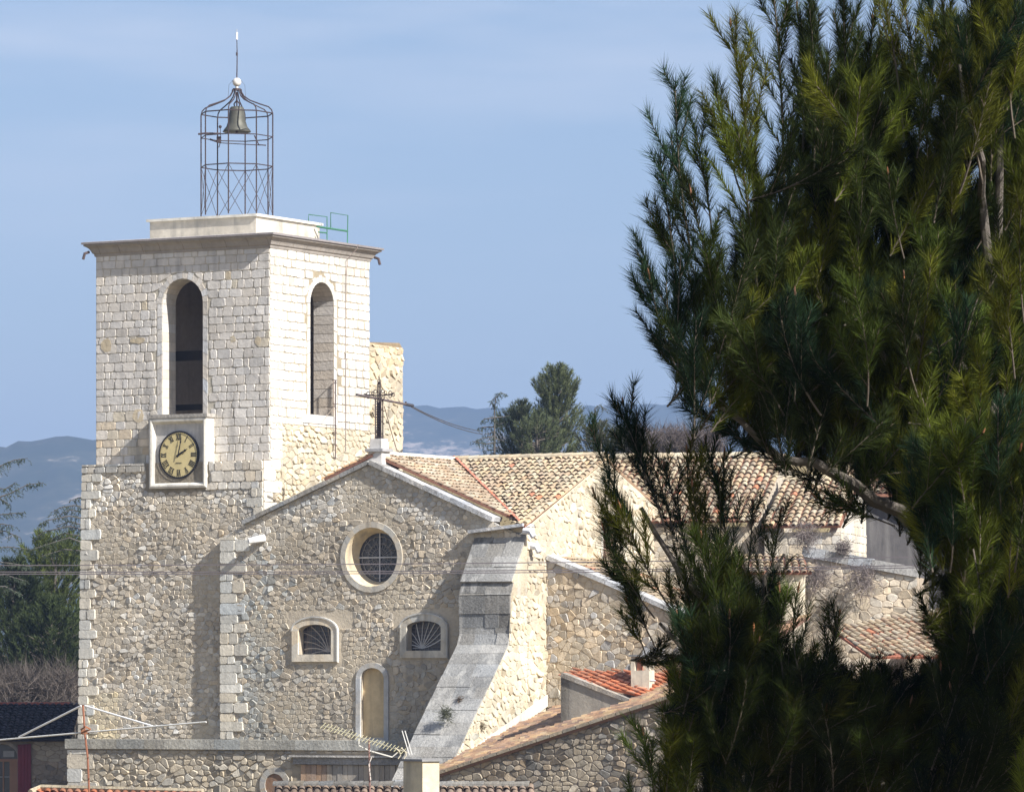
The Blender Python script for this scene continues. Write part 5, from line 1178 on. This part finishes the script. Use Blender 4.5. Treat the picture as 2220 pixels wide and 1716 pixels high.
def shade_pine():  # unseen tree added off frame to keep the sun off the lower boughs
    root = thing('pine_tree', 'unseen pine added just right of the frame to shade the lower boughs', 'tree', Vector((4.7, 22.2, -.4))); lv = Leaves(); mb = MB()
    mb.tube([Vector((4.7, 22.2, -.4)), Vector((4.65, 22.25, 4)), Vector((4.7, 22.2, 8.2))], .16, 9, (.12, .10, .085), r1=.04)
    for i in range(420):
        t = rng.random(); a = rng.uniform(0, 6.283); rr = 1.75 * math.sqrt(max(.05, 1 - (1.7 * t - .7) ** 2)) * rng.uniform(.2, 1); p = np.array([4.7, 22.2, 3.6 + 4.3 * t]); q = p + np.array([math.cos(a) * rr, math.sin(a) * rr, .5])
        mb.tube([Vector(p), Vector(q)], .015, 4, (.14, .11, .08), r1=.004); brush(lv, np.array([p + (q - p) * .5, q, q + np.array([0, 0, .3])]), 420, .12, 40, .006, GREEN[i % 5])
    mb.build('trunk', M_bark, root); lv.build('needles', M_need, root)
shade_pine()
G1 = (.075, .095, .035)
bgtree('pine_tree', 'tallest pointed pine on the rise behind the church roof', 1207, 1003, 800, 232, 125, lambda t: max(.08, math.sqrt(max(0, 1 - ((t - .35) / .68) ** 2)) * (.8 + .2 * math.sin(t * 17))), 16000, (.125, .145, .065), .22)
bgtree('pine_tree', 'scraggly dull pine filling the gap at the foot of the tallest pine', 1165, 1003, 905, 229, 110, oval, 6000, (.10, .12, .06), .2)
bgtree('pine_tree', 'lowest bushy pine between the tallest pine and the bare brush', 1350, 1003, 935, 229, 120, oval, 5000, (.08, .085, .045), .2)
bgtree('pine_tree', 'rounded low pine between the sapling cedar and the tallest pine', 1130, 1000, 878, 235, 120, oval, 8200, (.085, .10, .05), .22)
bgtree('pine_tree', 'small olive green bush-like pine right of the tallest pine', 1300, 1000, 918, 228, 100, oval, 3800, (.09, .095, .045), .2)
bgtree('pine_tree', 'yellowish green round pine left of the tower base', 118, 1560, 1165, 214, 190, lambda t: oval(t * .9) * .95, 22000, (.10, .125, .03), .28)
bgtree('pine_tree', 'dark low pine behind the shuttered house roof at the left edge', 30, 1540, 1225, 208, 190, oval, 18000, (.045, .062, .02), .28)
bgtree('pine_tree', 'shaded green pine just left of the tower wall above the bare shrubs', 110, 1560, 1310, 204, 200, oval, 18000, (.05, .068, .022), .28)
# cedars: tiers of drooping sprays
def cedar(label, x, Y, ybase, ytop, sprays, col, seedv, tr=.2):
    root = thing('cedar_tree', label, 'tree', Vector((at(x, 0, Y).x, Y, at(0, ybase, Y).z - .5))); lv = Leaves(); mb = MB()
    mb.tube([at(x, ybase, Y), at(x, (ybase + ytop) / 2, Y), at(x, ytop, Y)], tr, 8, (.12, .11, .10), r1=.02)
    for pts, dn in sprays:
        q = [nat(px, py, Y + dn) for px, py in pts]; mb.tube([Vector(k) for k in q], .035, 5, (.13, .12, .11), r1=.01)
        q = np.array(q); L = np.linalg.norm(np.diff(q, axis=0), axis=1).sum(); m = int(L / .05)
        for k in range(m):
            f = k / m * (len(q) - 1); i = int(f); o = q[i] + (q[min(i + 1, len(q) - 1)] - q[i]) * (f - i) + rng.normal(size=3) * np.array([.03, .12, .03])
            l = rng.uniform(.12, .5) * (1.1 - .5 * k / m); e = o + np.array([rng.normal() * .12 + .05, rng.normal() * .25, -l * rng.uniform(.5, 1)])
            brush(lv, np.array([o, (o + e) / 2 + rng.normal(size=3) * .03, e]), 26, .07, 55, .022, np.array(col) * rng.uniform(.6, 1.3))
    mb.build('trunk', M_bark, root); lv.build('foliage', M_leaf, root)
    return root
rng = np.random.default_rng(5)
cedar('blue-green cedar with long drooping tiers cut by the left edge', -45, 195, 1560, 900, [([(-40, 1030), (0, 1010), (30, 997), (60, 993)], 0), ([(-40, 1050), (10, 1060), (35, 1045)], .5), ([(-40, 1090), (20, 1070), (60, 1050), (95, 1046)], -.5), ([(-40, 1130), (0, 1115), (55, 1110)], 0), ([(-40, 1160), (10, 1150), (45, 1165)], .6), ([(-40, 1190), (20, 1185), (60, 1190)], -.4), ([(-40, 1215), (20, 1220), (70, 1228)], .3), ([(-40, 1085), (0, 1080), (22, 1095)], .8), ([(-40, 1250), (10, 1245), (60, 1260)], .2), ([(-40, 1140), (5, 1135), (30, 1140)], .2), ([(-40, 1275), (10, 1270), (50, 1290)], -.2)], (.085, .11, .075), 3)
cedar('dense dark cedar branches reaching the tower edge at left', 185, 205, 1560, 1050, [([(190, 1100), (160, 1095), (130, 1100), (110, 1112)], 0), ([(190, 1125), (150, 1118), (100, 1128), (82, 1140)], -.5), ([(190, 1150), (150, 1140), (95, 1152), (70, 1170)], .4), ([(190, 1180), (150, 1165), (100, 1180), (66, 1192)], -.3), ([(190, 1195), (140, 1190), (90, 1205)], .5), ([(190, 1082), (172, 1078), (150, 1085)], .3), ([(190, 1140), (150, 1130), (120, 1140)], .8), ([(190, 1165), (140, 1155), (110, 1170)], .9), ([(190, 1110), (150, 1105), (125, 1118)], .9)], (.075, .095, .055), 4)
cedar('slender young cedar with bent top on the rise, left of the pines', 1072, 230, 1000, 880, [([(1072, 885), (1075, 862), (1085, 850), (1100, 856)], 0), ([(1072, 885), (1065, 870), (1078, 855)], .1), ([(1072, 905), (1050, 908), (1042, 915)], 0), ([(1072, 905), (1095, 903), (1105, 900)], 0), ([(1072, 925), (1045, 926), (1034, 930)], .3), ([(1072, 925), (1095, 925)], .3), ([(1072, 945), (1045, 950), (1030, 956)], 0), ([(1072, 960), (1050, 962), (1024, 956)], -.3), ([(1072, 975), (1060, 975), (1045, 978)], .2), ([(1072, 950), (1090, 955), (1100, 960)], .2), ([(1072, 970), (1085, 972), (1095, 980)], .2), ([(1072, 980), (1060, 986), (1050, 990)], .2), ([(1072, 915), (1082, 920), (1094, 915)], .2), ([(1072, 935), (1060, 940), (1050, 940)], .2)], (.075, .10, .065), 6, .06)
cedar('thin bare-topped cedar sapling right of the tallest pine', 1290, 229, 985, 890, [([(1290, 900), (1290, 885), (1300, 877), (1315, 890)], 0), ([(1290, 900), (1282, 893), (1275, 905)], .1), ([(1290, 920), (1305, 912), (1318, 918)], 0), ([(1290, 925), (1280, 920), (1272, 926)], 0)], (.10, .115, .07), 8, .04)
def bare(name, label, x0, x1, ybase, ytop, Y, n, col, hvar=.5, cat='shrub'):
    P = at((x0 + x1) / 2, ybase, Y); root = thing(name, label, cat, P); lv = Leaves(); q = (x1 - x0) / FPX * Y; Hh = at(0, ytop, Y).z - P.z
    base = np.stack([P.x + (rng.random(n) - .5) * q, P.y + rng.normal(size=n) * 1.2, np.full(n, P.z)], 1)
    base[:, 2] += rng.random(n) * Hh * .55
    d = rng.normal(size=(n, 3)) * np.array([.5, .5, .45]) + np.array([0, 0, .35]); d = unit(d) * (Hh * rng.uniform(.12, .38, n))[:, None]
    c = np.array(col)[None] * (1 + rng.normal(size=(n, 1)) * .25); mid = base + d; lv.tri(base, mid, .035, np.clip(c, .01, 1))
    for r in range(3):
        st = base + d * rng.uniform(.3, .9, (n, 1)); dd = d * .5 + rng.normal(size=(n, 3)) * Hh * .07; lv.tri(st, st + dd, .02, np.clip(c, .01, 1))
    lv.build('twigs', M_bark, root)
    mb = MB()
    for i in range(7): b0 = Vector((P.x + (i / 6 - .5) * q * .9, P.y, P.z - .5)); mb.tube([b0, b0 + Z * Hh * .4 + Vector((random.gauss(0, .2), 0, 0)), b0 + Z * Hh * .7 + Vector((random.gauss(0, .4), 0, 0))], .05, 5, col, r1=.015)
    mb.build('stems', M_bark, root); return root
bare('bare_shrub', 'tangle of leafless grey brown brush behind the roof, left of the big pine', 1375, 1560, 1000, 895, 226, 3600, (.11, .09, .085))
bare('bare_shrub', 'leafless grey thicket above the dark roof, left of the tower', -10, 172, 1570, 1400, 199, 4200, (.095, .08, .07))
# tufts growing on the buttress and roofs
def tuft(label, p, r, n, col, sq_=.6):
    root = thing('plant_tuft', label, 'plant', p); lv = Leaves(); d = unit(rng.normal(size=(n, 3))); d[:, 2] = d[:, 2] * sq_ - .1; d[:, 1] = -abs(d[:, 1]); base = np.array(p) + rng.normal(size=(n, 3)) * r * .4; c = np.array(col)[None] * (1 + rng.normal(size=(n, 1)) * .25); lv.tri(base, base + d * r * rng.uniform(.4, 1, (n, 1)), .018, np.clip(c, .01, 1)); lv.build('blades', M_leaf, root)
def onb(x, y, u): v_, z_ = pu(x, y, u); return W(u, v_ - .06, z_)
tuft('larger dark green tuft growing low on the sloping buttress', onb(968, 1546, 9.4), .28, 420, (.07, .075, .04))
tuft('small brownish tuft just above the larger one on the buttress', onb(999, 1515, 9.4), .15, 160, (.13, .09, .06))
tuft('reddish dry tuft on the step high on the buttress', onb(1075, 1283, 9.4), .24, 260, (.12, .09, .08))
tuft('small tuft at the foot of the sunlit buttress flank', W(UR + .08, pu(1042, 1573, UR)[0], pu(1042, 1573, UR)[1]), .15, 140, (.12, .10, .06))
for x, y, Y, r, lb in ((1745, 1160, 162.6, .55, 'grey dry bush on the annex capstones nearest the choir'), (1828, 1187, 162.6, .3, 'small round grey bush at the low end of the annex capstones'), (1770, 1250, 162.4, .55, 'left grey dry bush hanging on the rubble annex wall'), (1870, 1255, 162, .6, 'right grey dry bush hanging on the rubble annex wall')):
    tuft(lb, at(x, y, Y), r, 700, (.20, .17, .16), 1)
# ------------------------------------------------------------------ GROUND AND HILLS
def sstep(t): t = max(0, min(1, t)); return t * t * (3 - 2 * t)
def gh(x, y):
    z = -.4
    rise = sstep((y - 182) / 42); z += rise * (16.75 if x > -14 else 16.75 * (1 - sstep((-14 - x) / 6)) + 4 * sstep((-14 - x) / 6))
    far = sstep((y - 300) / 500); z *= 1 - far; z -= 40 * far
    return z
mb = MB(); ys_ = [-80, -20, 20, 60, 100, 140, 170] + [180 + 3 * i for i in range(18)] + [240, 260, 300, 350, 420, 520, 650, 850, 1200, 2000, 3500, 6000, 9000]
xs_ = [-5000, -2500, -1200, -600, -300, -150, -80, -50, -35] + [-26 + 2 * i for i in range(12)] + [0, 10, 20, 30, 50, 80, 150, 300, 600, 1200, 2500, 5000]
vs = [Vector((x, y, gh(x, y) + random.gauss(0, .12))) for y in ys_ for x in xs_]; nx = len(xs_)
mb.add(vs, [(j * nx + i, j * nx + i + 1, (j + 1) * nx + i + 1, (j + 1) * nx + i) for j in range(len(ys_) - 1) for i in range(nx - 1)], (.20, .16, .09))
g_ = mb.build('ground', M_ground); g_['kind'] = 'structure'
lv = Leaves(); n = 26000
xx = rng.uniform(-16, 34, n); yy = rng.uniform(205, 238, n); zz = np.array([gh(x, y) for x, y in zip(xx, yy)]); base = np.stack([xx, yy, zz], 1)
dd = rng.normal(size=(n, 3)) * .1; dd[:, 2] = rng.uniform(.05, .2, n); cc_ = np.array([(.24, .19, .10)]) * (1 + rng.normal(size=(n, 1)) * .25); lv.tri(base, base + dd, .05, np.clip(cc_, .01, 1))
dummy = thing('dry_grass', '', '', Vector((9, 221, 16))); go = lv.build('dry_grass', M_leaf, dummy); go.parent = None; go.location = dummy.location; bpy.data.objects.remove(dummy); go.name = 'dry_grass'; tag(go, 'dry straw coloured grass on the rise behind the church roof', 'grass', kind='stuff')
# hills
mh = mat('hill_scrub', bump=.0, mott=.35, mscale=.02)
n_ = mh.node_tree; B_ = n_.nodes['Principled BSDF']
tcx = n_.nodes.new('ShaderNodeTexCoord'); q1 = n_.nodes.new('ShaderNodeTexNoise'); q1.inputs['Scale'].default_value = .011; q1.inputs['Detail'].default_value = 9; q1.inputs['Roughness'].default_value = .68
q2 = n_.nodes.new('ShaderNodeTexNoise'); q2.inputs['Scale'].default_value = .12; q2.inputs['Detail'].default_value = 4
ra = n_.nodes.new('ShaderNodeValToRGB'); e = ra.color_ramp.elements; e[0].position = .46; e[0].color = (.03, .04, .025, 1); e[1].position = .66; e[1].color = (.40, .34, .28, 1); e2 = ra.color_ramp.elements.new(.57); e2.color = (.055, .06, .04, 1)
n_.links.new(tcx.outputs['Object'], q1.inputs['Vector']); n_.links.new(tcx.outputs['Object'], q2.inputs['Vector'])
sm = n_.nodes.new('ShaderNodeMath'); sm.operation = 'MULTIPLY_ADD'; sm.inputs[1].default_value = .25; n_.links.new(q2.outputs[0], sm.inputs[0]); 
sb = n_.nodes.new('ShaderNodeMath'); sb.operation = 'SUBTRACT'; sb.inputs[1].default_value = .125; n_.links.new(q1.outputs[0], sb.inputs[0]); n_.links.new(sb.outputs[0], sm.inputs[2])
n_.links.new(sm.outputs[0], ra.inputs[0]); n_.links.new(ra.outputs[0], B_.inputs['Base Color'])
def hills(name, Y, crest, depth, amp, zlow=-60, sd=1):
    r2 = np.random.default_rng(sd); mb = MB(); X0 = [(x - CX) / FPX * Y for x in np.linspace(-900, 3100, 150)]; cz = np.interp(np.linspace(-900, 3100, 150), [c[0] for c in crest], [(YH - c[1]) / FPX * Y + CZ for c in crest])
    K = 22; vs = []; ph = r2.uniform(0, 6.28, 6)
    for j in range(K):
        t = j / (K - 1)
        for i, x in enumerate(X0):
            f = 1 - t; rid = (amp * math.sin(x / (Y * .031) + ph[0] + t * 3) + amp * .5 * math.sin(x / (Y * .017) + ph[1] - 4 * t) + amp * .3 * math.sin(x / (Y * .008) + ph[2] + 6 * t)) * math.sin(t * math.pi) * .8 + r2.normal() * amp * .05
            vs.append(Vector((x, Y - depth * f, zlow + (cz[i] - zlow) * (t ** 1.15) + rid)))
    for i, x in enumerate(X0): vs.append(Vector((x, Y + depth, zlow)))
    m = len(X0); mb.add(vs, [(j * m + i, j * m + i + 1, (j + 1) * m + i + 1, (j + 1) * m + i) for j in range(K) for i in range(m - 1)], (.1, .1, .06))
    o = mb.build(name, mh, smooth=True); o['kind'] = 'structure'; return o
hills('hills', 3600, [(-900, 1010), (-200, 985), (0, 965), (80, 952), (150, 948), (200, 952), (420, 985), (800, 1060), (1500, 1200), (3100, 1400)], 900, 18, sd=2)
hills('hills', 5200, [(-900, 1100), (300, 960), (700, 900), (875, 880), (1000, 883), (1260, 880), (1330, 876), (1420, 874), (1600, 870), (2000, 880), (3100, 900)], 1400, 22, sd=6)
# ------------------------------------------------------------------ HAZE
mb = MB(); mb.box(Vector((-5300, -100, -70)), Vector((10600, 0, 0)), Vector((0, 9400, 0)), Z * 560, (1, 1, 1))
hz = bpy.data.materials.new('haze_air'); hz.use_nodes = True; n_ = hz.node_tree; n_.nodes.clear(); oo = n_.nodes.new('ShaderNodeOutputMaterial'); vv = n_.nodes.new('ShaderNodeVolumePrincipled')
vv.inputs['Color'].default_value = (.34, .50, .82, 1); vv.inputs['Density'].default_value = .00020; vv.inputs['Anisotropy'].default_value = .0; n_.links.new(vv.outputs[0], oo.inputs['Volume'])
ho_ = mb.build('haze', hz); ho_['kind'] = 'stuff'; ho_['label'] = 'bluish haze in the air fading the distant hills'; ho_['category'] = 'haze'
